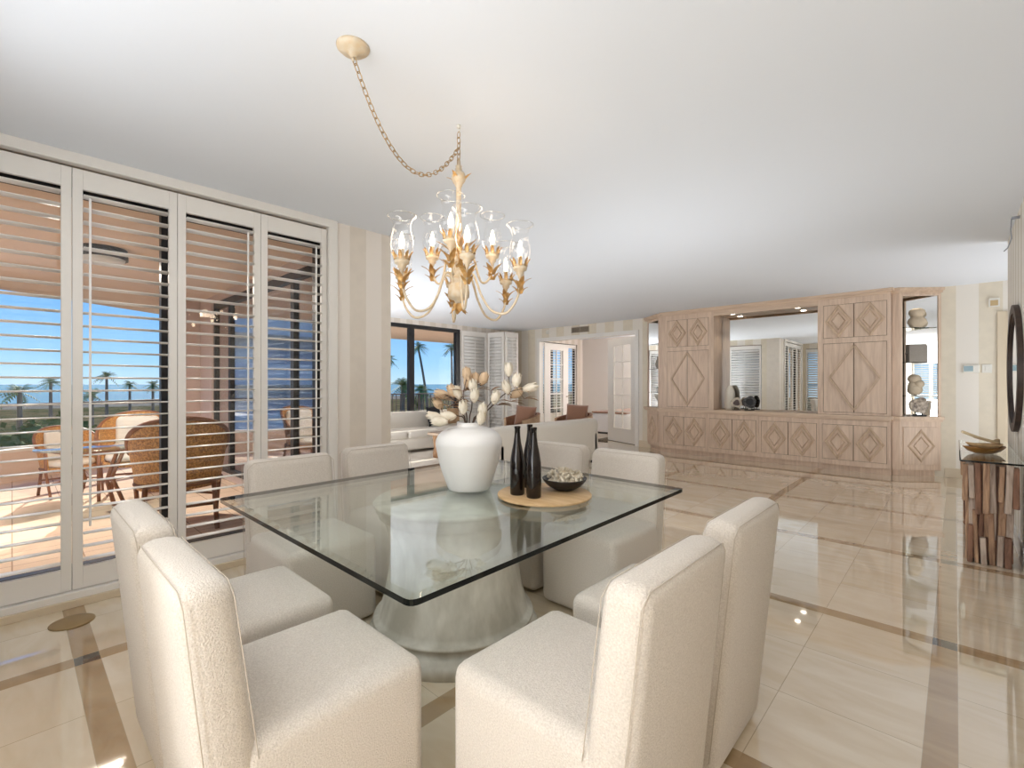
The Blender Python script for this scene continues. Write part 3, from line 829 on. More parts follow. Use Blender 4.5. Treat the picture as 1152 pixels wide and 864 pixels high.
def door(par, x0, x1, z0, z1, dia, half=0, big=None, y=YB, name='door'):
    b = B(); box(b, x0+.005, x1-.005, y-.012, y+.0024, z0+.005, z1-.005, .002)
    d = link(name, b, M_wood, par)
    b = B()
    if big:
        diamond(b, big[0], big[1], big[2], big[3], .032, y-.032, y-.012, half)
    else:
        mx, mz = (x0+x1)/2, (z0+z1)/2; rx = (x1-x0)*.38; rz = (z1-z0)*.43
        diamond(b, mx, mz, rx, rz, .040, y-.036, y-.012)
        diamond(b, mx, mz, rx*.58, rz*.58, .016, y-.026, y-.012)
        bb = B()
    link('diamond_molding', b, M_mold, d)
    return d
secs = [(-4.275, -3.378), (-3.378, -2.491), (-2.491, -1.5955), (-1.5955, -.700)]
dx = [(-4.236, -3.416), (-3.34, -2.53), (-2.452, -1.632), (-1.559, -.743)]
posn = ['far left end of the wall unit', 'below the agate slices', 'below the mirror, right of the middle', 'right end of the wall unit']
for i, ((a, c), (d0, d1)) in enumerate(zip(secs, dx)):
    t = thing('base_cabinet', 'limed oak base cabinet with two diamond doors, ' + posn[i], 'cabinet', ((a+c)/2, YB+.2, 0), 0, 'base cabinets of the oak wall unit')
    loc = Vector(t.location)
    def L(o):
        o.location = -loc; return o
    b = B(); box(b, a+.001, c-.001, YB+.004, YW-.005, .09, .805, .002); box(b, a+.001, c-.001, YB+.06, YW-.005, .001, .09)
    box(b, a+.001, d0, YB-.008, YB+.004, .095, .80); box(b, d1, c-.001, YB-.008, YB+.004, .095, .80)
    box(b, d0, d1, YB-.008, YB+.004, .095, .172); box(b, d0, d1, YB-.008, YB+.004, .725, .80)
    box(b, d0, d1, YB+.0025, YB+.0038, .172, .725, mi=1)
    L(link('body', b, [M_wood, M_gapShade], t))
    m_ = (d0+d1)/2
    L(door(t, d0, m_, .172, .725, 0)); L(door(t, m_, d1, .172, .725, 0))
# worktop following the chamfered ends
def top_poly(o):
    return [(-.70+o, YB-.02-o), (-.69+o, 8.97-o), (-.60, 8.97-o), (-.14+o*.8, YW-.004), (-4.88-o*.8, YW-.004), (-4.40, 8.97-o), (-4.29-o, 8.97-o), (-4.28-o, YB-.02-o)]
b = B(); prism(b, top_poly(.0), .806, .835); prism(b, top_poly(.025), .835, .88)
props(link('worktop', b, M_woodH, None), 'long limed oak worktop running the full width of the wall unit', 'worktop')
# towers
def tower(x0, x1, d0, d1, label, tall_l):
    t = thing('wall_cabinet', label, 'cabinet', ((x0+x1)/2, YB+.2, .882), 0, 'tall upper cabinets of the oak wall unit'); loc = Vector(t.location)
    def L(o): o.location = -loc; return o
    b = B(); box(b, x0, x1, YB+.004, YW-.005, .882, 2.70, .002)
    box(b, x0, d0, YB-.008, YB+.004, .882, 2.70); box(b, d1, x1, YB-.008, YB+.004, .882, 2.70)
    box(b, d0, d1, YB-.008, YB+.004, .882, .917); box(b, d0, d1, YB-.008, YB+.004, 2.0, 2.083); box(b, d0, d1, YB-.008, YB+.004, 2.606, 2.70)
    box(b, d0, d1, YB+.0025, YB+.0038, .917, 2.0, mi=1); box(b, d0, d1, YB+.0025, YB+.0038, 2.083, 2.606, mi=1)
    L(link('body', b, [M_wood, M_gapShade], t))
    m_ = (d0+d1)/2
    L(door(t, d0, m_, 2.083, 2.606, 0)); L(door(t, m_, d1, 2.083, 2.606, 0))
    bigd = (m_, 1.46, (d1-d0)*.39, .50)
    L(door(t, d0, m_, .917, 2.0, 0, -1, (m_, bigd[1], bigd[2], bigd[3]))); L(door(t, m_, d1, .917, 2.0, 0, 1, (m_, bigd[1], bigd[2], bigd[3])))
tower(-4.28, -3.262, -4.16, -3.35, 'tall limed oak upper cabinet with diamond doors, left of the mirror', 1)
tower(-1.62, -.70, -1.545, -.743, 'tall limed oak upper cabinet with diamond doors, right of the mirror', 1)
fix_half = True
# cornice and bridge over the niche
b = B(); prism(b, top_poly(.0), 2.701, 2.735); prism(b, top_poly(.03), 2.735, H-.002)
cn = props(link('cornice', b, M_woodH, None), 'limed oak cornice under the ceiling along the top of the wall unit', 'cornice')
b = B(); box(b, -3.26, -1.622, YB-.008, YB+.03, 2.62, 2.70); box(b, -3.26, -1.622, YB+.03, YW-.03, 2.655, 2.70)
br = props(link('niche_bridge', b, M_woodH, None), 'limed oak bridge with downlights above the mirrored niche', 'bridge')
for x in (-3.0, -1.95):
    b = B(); lathe(b, [(0, 0), (.035, 0), (.04, -.004), (.04, -.008), (.03, -.008), (.0, -.006)], 20, (x, 9.12, 2.655)); link('downlight', b, M_niche if 'M_niche' in globals() else mat('niche_lamp', (1, .95, .85), .4, emit=((1, .93, .8), 12)), br, True)
b = B(); box(b, -3.26, -1.622, YW-.02, YW-.006, .885, 2.654); props(link('niche_mirror', b, M_mirror, None), 'large mirror panel at the back of the wall unit niche', 'mirror')
# corner display units
def corner(side, label_b, label_s):
    # side +1 right, -1 left ; local frame built in world coordinates
    xa = -.70 if side > 0 else -4.28
    def X(v): return xa + side*v
    poly = [(X(.005), YW-.004), (X(.005), 8.99), (X(.10), 8.99), (X(.54), YW-.004)]
    if side < 0: poly = poly[::-1]
    t = thing('corner_cabinet', label_b, 'cabinet', (X(.2), YW-.15, 0), 0, 'chamfered corner cabinets'); loc = Vector(t.location)
    def L(o): o.location = -loc; return o
    b = B(); prism(b, poly, .09, .805)
    sh = [(X(.005), YW-.004), (X(.005), 9.03), (X(.09), 9.03), (X(.47), YW-.004)]
    if side < 0: sh = sh[::-1]
    prism(b, sh, .001, .09)
    L(link('body', b, M_wood, t))
    # door on the chamfer
    p = Vector((X(.10), 8.99)); q = Vector((X(.54), YW-.004)); d = (q-p); Lf = d.length; d.normalize()
    a_ = math.atan2(d.y, d.x)
    holder = []
    b = B(); box(b, .04, Lf-.04, -.014, .002, .175, .725, .002)
    Mx = Matrix.Translation((p.x, p.y, 0)) @ Matrix.Rotation(a_, 4, 'Z')
    if side < 0: Mx = Mx @ Matrix.Diagonal((1, -1, 1, 1))
    bmesh.ops.transform(b, matrix=Mx, verts=b.verts); bmesh.ops.recalc_face_normals(b, faces=b.faces)
    dd = L(link('door', b, M_wood, t))
    b = B(); diamond(b, Lf/2, .45, (Lf-.08)*.36, .22, .03, -.028, -.014); diamond(b, Lf/2, .45, (Lf-.08)*.21, .128, .016, -.024, -.014)
    bmesh.ops.transform(b, matrix=Mx, verts=b.verts); bmesh.ops.recalc_face_normals(b, faces=b.faces)
    link('diamond_molding', b, M_mold, dd)
    # display shelves above
    t = thing('corner_display_shelf', label_s, 'shelf', (X(.2), YW-.15, .882), 0, 'mirrored corner display shelves'); loc = Vector(t.location)
    b = B()
    st = Vector((X(.10), 8.99))
    def post(u0, u1, z0, z1, dep=.03):
        vs = box(b, u0, u1, 0, dep, z0, z1); 
        bmesh.ops.transform(b, matrix=Mx, verts=vs)
    post(0, .035, .882, 2.70); post(Lf-.035, Lf, .882, 2.70, .02); post(.035, Lf-.035, 2.66, 2.70)
    box(b, min(X(.005), X(.10)), max(X(.005), X(.10)), 8.99, 9.01, .882, 2.70)
    bmesh.ops.recalc_face_normals(b, faces=b.faces)
    o = link('frame', b, M_wood, t); o.location = -loc
    b = B(); box(b, min(X(.02), X(.50)), max(X(.02), X(.50)), YW-.016, YW-.006, .884, 2.70)
    o = link('mirror_back', b, M_mirror, t); o.location = -loc
    b = B(); box(b, min(X(.002), X(.012)), max(X(.002), X(.012)), 9.015, YW-.018, .884, 2.70)
    o = link('side_panel', b, mat('dark_grey_mirror' + ('R' if side > 0 else 'L'), (.35, .35, .33), .1, .8), t); o.location = -loc
    for z in (1.19, 1.68, 2.197):
        b = B(); pl = [(X(.014), YW-.02), (X(.014), 9.03), (X(.12), 9.03), (X(.49), YW-.02)]
        if side < 0: pl = pl[::-1]
        prism(b, pl, z-.008, z); o = link('glass_shelf', b, [M_shelf], t); o.location = -loc
        b = B(); pp = Vector((X(.12), 9.03, z-.004)); qq = Vector((X(.49), YW-.02, z-.004)); tube(b, [pp, qq], .0045, 5)
        o2 = link('shelf_edge', b, M_gedge, o); 
corner(1, 'small chamfered oak corner cabinet at the right end, under the display shelves', 'right corner display with glass shelves holding sandstone sculptures, mirrored at the back')
corner(-1, 'small chamfered oak corner cabinet at the far left end of the wall unit', 'left corner display with glass shelves seen edge-on beside the french doors')
# objects on corner shelves (right)
def obj_on(name, bm, m, loc, lab, cat, **k):
    return props(link(name, bm, m, None, True, loc, **k), lab, cat)
SX, SY = -.42, 9.19
b = B(); lathe(b, [(0, 0)]+smooth_prof([(.06, 0), (.105, .05), (.11, .10), (.075, .15), (.07, .165), (.095, .20), (.09, .25), (.055, .275), (.045, .28)], 4)+[(.0, .275)], 28)
obj_on('gourd_vase', b, M_sculpt, (SX, SY, 2.198), 'beige double-bulged stone vase on the top right glass shelf', 'vase')
b = B(); vs = box(b, -.11, .11, -.05, .05, 0, .27, .006); bmesh.ops.rotate(b, cent=(0, 0, 0), matrix=Matrix.Rotation(R(30), 3, 'Z'), verts=b.verts)
box(b, -.12, -.10, -.055, .055, .12, .15)
obj_on('keepsake_box', b, M_greybox, (SX-.01, SY, 1.681), 'square grey box standing upright on the second right glass shelf', 'box')
b = B(); ell(b, Vector((0, 0, .085)), .085, .06, .085); ell(b, Vector((.045, 0, .17)), .06, .05, .065); ell(b, Vector((-.005, 0, .245)), .075, .05, .07); ell(b, Vector((-.02, 0, .12)), .06, .05, .10)
obj_on('sculpture', b, M_sculpt, (SX-.03, SY, 1.191), 'lumpy pale stone sculpture on the third right glass shelf', 'sculpture')
def agate(loc, rz, r, m_in, m_rim, lab, group=None, hole=None):
    t = thing('agate_slice', lab, 'agate', loc, rz, group)
    b = B(); box(b, -r*.65, r*.65, -.035, .035, 0, .014, .003)
    tube(b, [(-r*.3, 0, .014), (-r*.3, 0, .05)], .005); tube(b, [(r*.3, 0, .014), (r*.3, 0, .05)], .005)
    link('stand', b, M_bowl, t)
    b = B(); n = 28; A, D = [], []
    for k in range(n):
        a = k*2*PI/n; q = r*(1+.08*math.sin(3*a+r*40)+.05*math.sin(5*a+1)); x = q*math.cos(a); z = .045+r*.92+q*.9*math.sin(a)
        A.append(b.verts.new((x, -.014, z))); D.append(b.verts.new((x, .014, z)))
    b.faces.new(A); b.faces.new(D[::-1])
    for k in range(n): b.faces.new((A[k], D[k], D[(k+1)%n], A[(k+1)%n]))
    bmesh.ops.recalc_face_normals(b, faces=b.faces)
    sl = link('slice', b, m_rim, t)
    b = B(); f = []
    for k in range(20):
        a = k*2*PI/20; q = r*.55*(1+.12*math.sin(3*a+r*40)); f.append((q*math.cos(a), .045+r*.92+q*math.sin(a)))
    v0 = [b.verts.new((x, -.019, z)) for x, z in f]; v1 = [b.verts.new((x, .019, z)) for x, z in f]
    b.faces.new(v0); b.faces.new(v1[::-1])
    for k in range(20): b.faces.new((v0[k], v1[k], v1[(k+1)%20], v0[(k+1)%20]))
    bmesh.ops.recalc_face_normals(b, faces=b.faces)
    link('core', b, m_in, sl)
    return t
agate((SX+.02, SY+.01, .881), R(38), .125, M_agate, M_agate, 'brown and cream agate slice on a black stand at the bottom of the right display')
# niche objects
b = B(); lathe(b, [(0, 0)]+smooth_prof([(.07, 0), (.085, .05), (.088, .20), (.08, .34), (.05, .42), (.03, .45)], 4)+[(0, .455)], 24)
obj_on('tall_vase', b, mat('cream_bisque', lin(228, 222, 208), .8, bump=(50, .2, .004)), (-3.07, 9.20, .881), 'tall cream rounded vase standing against the niche mirror', 'vase')
ga = 'agate slices on the niche worktop'
agate((-2.93, 9.10, .881), R(35), .098, mat('purple_brown_agate', lin(104, 88, 84), .3), M_agateW, 'white-rimmed agate slice with a grey-brown core, in front of the tall cream vase', ga)
agate((-2.72, 9.15, .881), R(40), .115, mat('black_agate_core', lin(14, 13, 16), .2), M_agateB, 'black agate slice on a stand in the niche, right of the white-rimmed one', ga)
# left shelf objects
LX, LY = -4.50, 9.22
b = B(); lathe(b, [(0, 0), (.05, 0), (.02, .03), (.02, .13), (.07, .20), (.085, .26), (.078, .26), (.0, .2)], 20)
obj_on('goblet', b, M_stone, (LX, LY, .881), 'white footed goblet at the bottom of the left display', 'goblet')
t = thing('potted_plant', 'small green plant in a white pot on the left display shelf', 'plant', (LX, LY, 1.191))
b = B(); lathe(b, [(0, 0), (.04, 0), (.05, .08), (.043, .08), (0, .06)], 18); link('pot', b, M_vase, t, True)
b = B()
for k in range(16):
    a = k*2.4; leaf(b, Vector((0, 0, .06)), Vector((math.cos(a), math.sin(a), 1.2+.6*math.sin(k))), .13, .02, 0, .5)
link('foliage', b, M_green, t, True)
b = B(); lathe(b, [(0, 0)]+smooth_prof([(.04, 0), (.07, .08), (.05, .17), (.035, .22), (.045, .25)], 4)+[(0, .24)], 20)
obj_on('small_vase', b, M_greybox, (LX, LY, 1.681), 'small grey vase on the second glass shelf of the left display', 'vase')

# ------------------------------------------------------------------ right side: console, mirror, wall fittings
t = thing('console_table', 'glass-topped console table on reclaimed wood block legs by the right wall', 'console table', (.19, 5.85, 0))
loc = Vector(t.location)
b = B(); box(b, .025, .365, 4.97, 6.75, .768, .782, .002, 1)
o = link('glass_top', b, [M_gtop], t); o.location = -loc
b = B()
tube(b, [(.026, 4.97, .775), (.365, 4.97, .775)], .0065, 4); tube(b, [(.026, 4.97, .775), (.026, 6.75, .775)], .0065, 4)
o2 = link('glass_edge', b, M_gedge, o)
for li, y0 in enumerate((5.0, 6.30)):
    b = B(); box(b, .09, .31, y0+.09, y0+.34, .02, .74)
    leg = link('leg', b, M_driftR, t); leg.location = -loc
    rr = random.Random(5+li)
    def stick(x, w, z0, z1, yy, dp, lean, m):
        b = B(); vs = box(b, x, x+w, yy, yy+dp, z0, z1, .006, 2)
        ph = rr.uniform(0, 6)
        for v in vs:
            if v.is_valid:
                v.co.x += lean*(v.co.z-z0) + .003*math.sin(v.co.z*23+ph); v.co.y += .003*math.sin(v.co.z*31+ph)
        link('timber', b, m, leg)
    pal = [M_drift, M_driftG, M_driftR, M_drift, M_driftG]
    # upper front row, lower front row (narrower and splayed), recessed middle row
    x = .035; k = 0
    while x < .33:
        w = rr.uniform(.026, .040); stick(x, min(w, .355-x), rr.uniform(.36, .50), .766-rr.choice((0, 0, .02)), y0+rr.uniform(0, .025), .06, rr.uniform(-.03, .03), pal[k % 5]); x += w+rr.uniform(.001, .007); k += 1
    x = .060; k = 2
    while x < .295:
        w = rr.uniform(.024, .038); stick(x, w, .001, rr.uniform(.20, .47), y0+rr.uniform(.0, .03), .055, rr.uniform(-.05, .05), pal[k % 5]); x += w+rr.uniform(.004, .016); k += 1
    x = .075; k = 1
    while x < .30:
        w = rr.uniform(.03, .042); stick(x, w, rr.uniform(.12, .2), rr.uniform(.45, .6), y0+.055, .05, rr.uniform(-.03, .03), pal[k % 5]); x += w+.003; k += 1
    y = y0+.09; k = 0
    while y < y0+.33:
        w = rr.uniform(.03, .045)
        b = B(); box(b, .05+rr.uniform(0, .02), .095, y, y+w, rr.choice((0.001, .001, .3)), rr.uniform(.5, .766), .005, 1)
        link('timber', b, pal[k % 5], leg); y += w+.004; k += 1
# bowls
def longbowl(bm, c, rx, ry, h, th=.008):
    rings = []
    for (s, z) in ((.0, 0), (.45, 0), (.75, h*.3), (.95, h*.8), (1.0, h), (.93, h), (.86, h*.8), (.6, h*.35), (0, h*.25)):
        if s == 0: rings.append([bm.verts.new((c[0], c[1], c[2]+z))])
        else: rings.append([bm.verts.new((c[0]+rx*s*math.cos(a), c[1]+ry*s*math.sin(a), c[2]+z+h*.25*math.cos(a)**2*(s**2))) for a in [k*2*PI/28 for k in range(28)]])
    for a, d in zip(rings, rings[1:]):
        for k in range(28):
            k2 = (k+1) % 28
            if len(a) == 1: f = bm.faces.new((a[0], d[k2], d[k]))
            elif len(d) == 1: f = bm.faces.new((a[k], a[k2], d[0]))
            else: f = bm.faces.new((a[k], a[k2], d[k2], d[k]))
            f.smooth = True
BX, BY, BZ = .17, 5.55, .783
b = B(); longbowl(b, (0, 0, 0), .155, .10, .05); 
props(link('dough_bowl', b, mat('golden_brown_wood', lin(150, 104, 44), .35, noise=(10, .6, lin(98, 62, 26))), None, True, (BX, BY, BZ), (0, 0, R(43))), 'oval dark golden wooden bowl on the glass console, lowest of the stack', 'bowl', 'wooden bowls on the console')
b = B(); longbowl(b, (0, 0, 0), .145, .085, .045)
props(link('dough_bowl', b, M_tray, None, True, (BX, BY+.005, BZ+.032), (0, R(3), R(48))), 'oval pale brown wooden bowl nested on top of the darker one on the console', 'bowl', 'wooden bowls on the console')
b = B(); tube(b, [(-.18, 0, .09), (-.06, 0, .045), (.06, 0, .01), (.12, 0, 0)], [.012, .011, .012, .015], 8)
props(link('wooden_stick', b, mat('pale_bleached_wood', lin(222, 200, 162), .6), None, True, (BX, BY, BZ+.09), (0, 0, R(43))), 'pale wooden stick lying across the bowls on the console', 'stick')
b = B(); tube(b, [(-.12, 0, .05), (-.04, 0, .03), (.05, 0, .012), (.11, 0, .02)], [.009, .009, .011, .012], 8)
props(link('wooden_scoop', b, M_tray, None, True, (BX+.02, BY+.045, BZ+.085), (0, 0, R(50))), 'light brown wooden scoop handle beside the pale stick in the bowls', 'scoop')
# round mirror on right wall
t = thing('round_mirror', 'round wall mirror in a thick dark wooden frame above the console', 'mirror', (XR, 5.76, 1.49))
def ringY(bm, r0, r1, x0, x1, n=56):
    """ring whose axis is X"""
    prof = [(r0, x0), (r0, x1), (r1, x1), (r1, x0)]
    rings = [[bm.verts.new((x, r_*math.cos(k*2*PI/n), r_*math.sin(k*2*PI/n))) for k in range(n)] for r_, x in prof]
    for i in range(4):
        a, d = rings[i], rings[(i+1) % 4]
        for k in range(n): bm.faces.new((a[k], a[(k+1)%n], d[(k+1)%n], d[k])).smooth = True
    bmesh.ops.recalc_face_normals(bm, faces=bm.faces)
b = B(); ringY(b, .46, .53, -.035, -.002); ringY(b, .44, .475, -.024, -.002); link('frame', b, M_dframe, t, True, ang=35)
b = B(); n = 56
f0 = [b.verts.new((-.018, .465*math.cos(k*2*PI/n), .465*math.sin(k*2*PI/n))) for k in range(n)]; f1 = [b.verts.new((-.003, v.co.y, v.co.z)) for v in f0]
b.faces.new(f0[::-1]); b.faces.new(f1)
for k in range(n): b.faces.new((f0[k], f0[(k+1)%n], f1[(k+1)%n], f1[k]))
bmesh.ops.recalc_face_normals(b, faces=b.faces)
link('mirror_glass', b, M_mirror, t)
b = B(); tube(b, [(XR-.005, 5.5, 2.69), (XR-.05, 5.5, 2.69)], .012, 8); tube(b, [(XR-.05, 5.5, 2.69), (XR-.055, 5.5, 2.60), (XR-.05, 5.5, 2.53), (XR-.07, 5.52, 2.46), (XR-.09, 5.54, 2.44)], .004, 8)
props(link('wall_bracket', b, M_greyfr, None, True), 'thin grey metal bracket high on the right wall near the ceiling', 'wall bracket')
t = thing('thermostat', 'white thermostat with a grey screen on the far striped wall', 'thermostat', (.157, YF, 1.575))
b = B(); box(b, -.085, .085, -.028, -.001, -.055, .055, .006, 3); link('housing', b, M_plastic, t)
b = B(); box(b, -.075, .02, -.031, -.028, -.035, .04); link('screen', b, M_screen, t)
t = thing('light_switch', 'small square white wall switch just right of the thermostat', 'light switch', (.315, YF, 1.575))
b = B(); box(b, -.05, .05, -.012, -.001, -.06, .06, .004); link('plate', b, M_plastic, t)
b = B(); box(b, -.018, .018, -.018, -.012, -.035, .035, .002); link('rocker', b, M_plastic, t)
t = thing('door_chime', 'small beige square box high on the far wall above the door casing', 'door chime', (.385, YF, 2.49))
b = B(); box(b, -.055, .055, -.035, -.001, -.06, .06, .004); link('housing', b, M_plastic, t)
b = B(); box(b, -.038, .038, -.039, -.035, -.045, .03, .002); link('cover', b, M_beigepl, t)
t = thing('air_vent', 'rectangular air vent grille high on the wall above the bedroom opening', 'vent', (-6.56, YF, 2.665))
b = B(); box(b, -.26, .26, -.012, -.001, -.07, .07, .003); link('frame', b, M_grille, t)
b = B()
for k in range(9): box(b, -.235, -.01, -.02, -.012, -.055+k*.0125, -.049+k*.0125); box(b, .01, .235, -.02, -.012, -.055+k*.0125, -.049+k*.0125)
link('slats', b, mat('vent_slats', lin(120, 106, 90), .5), t)
b = B(); lathe(b, [(0, 0), (.05, 0), (.055, .02), (.04, .03), (0, .03)], 24); bmesh.ops.rotate(b, cent=(0,0,0), matrix=Matrix.Rotation(R(90), 3, 'X'), verts=b.verts)
props(link('smoke_detector', b, M_plastic, None, True, (-7.55, YF-.0, 2.68)), 'small round white detector on the wall above the left bedroom door', 'detector')
b = B(); lathe(b, [(0, .0), (.10, .0), (.10, .004), (.092, .006), (0, .006)], 40)
props(link('floor_outlet', b, M_brass, None, True, (-3.67, .235, .0005)), 'round brass floor outlet cover set in the marble by the shutters', 'floor outlet')

# ------------------------------------------------------------------ living area
b = B(); box(b, -8.9+.3, -4.3, 3.6, 8.4, .001, .014, .004, 1); props(link('area_rug', b, M_rug, None), 'pale ivory area rug under the living room seating', 'rug')
def sofa(name, label, loc, rz, L, D=.95, hb=.74, seat=.44, cushions=2, arms=True):
    """faces +X local, back at local x=0, length along Y"""
    t = thing(name, label, 'sofa', (loc[0], loc[1], .0145), rz)
    b = B(); box(b, .02, D, .0, L, .05, .30, .05, 4); link('base', b, M_linen, t, True)
    b = B(); box(b, 0, .24, 0, L, .06, hb, .09, 5); link('backrest', b, M_linen, t, True)
    n = cushions
    for i in range(n):
        b = B(); y0 = .02+(L-.04)*i/n; y1 = .02+(L-.04)*(i+1)/n
        box(b, .2, D+.02, y0+.004, y1-.004, .28, seat, .05, 4); link('seat_cushion', b, M_linen, t, True)
    if arms:
        for y in (0, L-.22):
            b = B(); box(b, .0, D*.7, y, y+.22, .06, .58, .08, 5); link('arm', b, M_linen, t, True)
    b = B()
    for x in (.1, D-.1):
        for y in (.1, L-.1): tube(b, [(x, y, 0.001), (x, y, .06)], .03, 12)
    link('feet', b, M_bowl, t)
    return t
sofa('sofa', 'long low white sofa along the sea-view window', (-8.66, 4.2, 0), 0, 3.15, D=.95, hb=.76, seat=.43, cushions=3, arms=False)
s2 = sofa('sofa', 'low cream sofa with its back to the dining table', (-4.45, 6.92, 0), R(180), 2.5, D=.95, hb=.76, seat=.44, cushions=2)
def pillow(name, m, loc, rot, s, lab, cat='pillow', th=.07, group=None):
    b = B(); N = 10; g0 = {}, {}
    for side in (0, 1):
        for i in range(N+1):
            for j in range(N+1):
                u, v = i/N*2-1, j/N*2-1
                if side == 1 and (i in (0, N) or j in (0, N)): g0[1][i, j] = g0[0][i, j]; continue
                h = th*(1-u**4)*(1-v**4)**.8*(1-.25*(abs(u*v)))
                k = 1-.06*(1-abs(u))*(abs(v)) 
                q = 1-.05*(1-u*u) if abs(v) == 1 else 1; w = 1-.05*(1-v*v) if abs(u) == 1 else 1
                g0[side][i, j] = b.verts.new((u*s/2*w, (h if side == 0 else -h), v*s/2*q))
        for i in range(N):
            for j in range(N):
                q = [g0[side][i, j], g0[side][i+1, j], g0[side][i+1, j+1], g0[side][i, j+1]]
                f = b.faces.new(q if side else q[::-1]); f.smooth = True
    bmesh.ops.recalc_face_normals(b, faces=b.faces)
    return props(link(name, b, m, None, True, loc, rot), lab, cat, group)
pillow('throw_pillow', M_blackf, (-8.24, 6.28, .67), (R(10), R(4), R(-80)), .42, 'black throw pillow leaning on the long white sofa below the window')
pillow('throw_pillow', mat('tan_fabric', lin(170, 138, 104), .9), (-8.22, 6.80, .65), (R(12), R(-3), R(-86)), .36, 'tan throw pillow beside the black one at the end of the long sofa')
# armchairs
def armchair(label, loc, rz):
    """barrel armchair facing +Y: curved leather shell, seat cushion"""
    t = thing('armchair', label, 'armchair', (loc[0], loc[1], .018), rz, 'brown leather armchairs')
    b = B(); n = 26; ro, ri = .43, .375; rows = []
    for k in range(n+1):
        a = PI*(-.16) - (PI*.68+PI*.0) * 0 + (PI*1.16 + .0)*0
        a = -PI*1.10 + (PI*1.20)*k/n          # from left front round the back (-Y) to right front
        zt_ = .60 + .13*math.sin(min(1, max(0, (k/n)))*PI)**1.0
        rows.append([b.verts.new((ro*math.cos(a), ro*math.sin(a), .16)), b.verts.new((ro*1.06*math.cos(a), ro*1.06*math.sin(a), zt_)),
                     b.verts.new((ri*1.04*math.cos(a), ri*1.04*math.sin(a), zt_)), b.verts.new((ri*math.cos(a), ri*math.sin(a), .16))])
    for A, D in zip(rows, rows[1:]):
        for s in range(4):
            f = b.faces.new((A[s], A[(s+1)%4], D[(s+1)%4], D[s])); f.smooth = False; f.material_index = 1 if s in (1, 2) else 0
    b.faces.new(rows[0][::-1]); b.faces.new(rows[-1]); bmesh.ops.recalc_face_normals(b, faces=b.faces)
    link('shell', b, [M_brownLit, M_brown], t)
    b = B(); lathe(b, [(0, .2), (.30, .2), (.335, .23), (.335, .38), (.31, .42), (0, .43)], 32); link('seat_cushion', b, M_brown, t, True)
    for x in (-.24, .24):
        for y in (-.24, .22):
            b = B(); tube(b, [(x*.9, y*.9, .2), (x, y, .0)], [.022, .014], 10); link('leg', b, M_stem, t)
    return t
armchair('brown leather barrel armchair in front of the striped wall, left of the french doors', (-6.74, 7.36, 0), R(160))
armchair('brown leather barrel armchair in front of the french doors, behind the cream sofa', (-5.92, 8.10, 0), R(160))
pillow('throw_pillow', M_pill, (-6.66, 7.48, .68), (R(-14), R(6), R(30)), .44, 'square brown pillow on the left armchair', th=.09, group='brown armchair pillows')
pillow('throw_pillow', M_pill, (-5.84, 8.20, .70), (R(-14), R(4), R(32)), .46, 'square brown pillow on the armchair in front of the french doors', th=.09, group='brown armchair pillows')
# coffee table
t = thing('coffee_table', 'low coffee table with a pale top on rough tree stump legs', 'coffee table', (-6.52, 5.78, .0145)); loc = Vector(t.location)
b = B(); box(b, -.55, .45, -.55, .55, .41, .46, .012, 3); link('tabletop', b, mat('taupe_wood_top', lin(168, 146, 124), .5), t)
for x, y in ((-.42, .42), (-.42, -.42), (.33, .42), (.33, -.42)):
    b = B(); lathe(b, [(0, 0), (.085, 0), (.075, .08), (.066, .2), (.07, .33), (.085, .409), (0, .409)], 14, (x, y, 0))
    for v in b.verts: v.co.x += .008*math.sin(v.co.z*31+v.co.y*50); v.co.y += .008*math.cos(v.co.z*27)
    link('leg', b, M_stump, t)
b = B(); lathe(b, smooth_prof([(.05, 0), (.075, .04), (.08, .10), (.06, .17), (.055, .2), (.065, .22)], 4), 24); ell(b, Vector((0, 0, .004)), .05, .05, .004)
props(link('glass_vase', b, glass('vase_glass', (.86, .9, .88), .08), None, True, (-6.60, 5.62, .476)), 'clear glass vase on the coffee table behind the magnolia branches', 'vase')
b = B(); lathe(b, [(0, .0), (.14, .0), (.16, .02), (.03, .03), (.025, .42), (.24, .44), (.25, .46), (0, .46)], 32)
props(link('side_table', b, M_blackf, None, True, (-5.60, 7.25, .0145)), 'round black pedestal side table between the two brown armchairs', 'side table')
# bedroom
t = thing('bed', 'white bed seen through the opening between the glazed doors', 'bed', (-6.9, 10.35, 0))
b = B(); box(b, .03, 1.9, .03, 2.0, .08, .3, .02); link('bed_base', b, M_bowl, t)
b = B(); box(b, 0, 1.95, 0, 2.1, .12, .62, .07, 5); link('duvet', b, M_bedw, t, True)
b = B(); box(b, 1.6, 1.95, .25, .95, .60, .80, .09, 4); link('pillow', b, M_bedw, t, True)
b = B(); box(b, 1.6, 1.95, 1.15, 1.85, .60, .80, .09, 4); link('pillow', b, M_bedw, t, True)
b = B(); box(b, -.0, 1.0, -.015, 2.12, .615, .655, .015); link('blanket', b, M_pill, t)

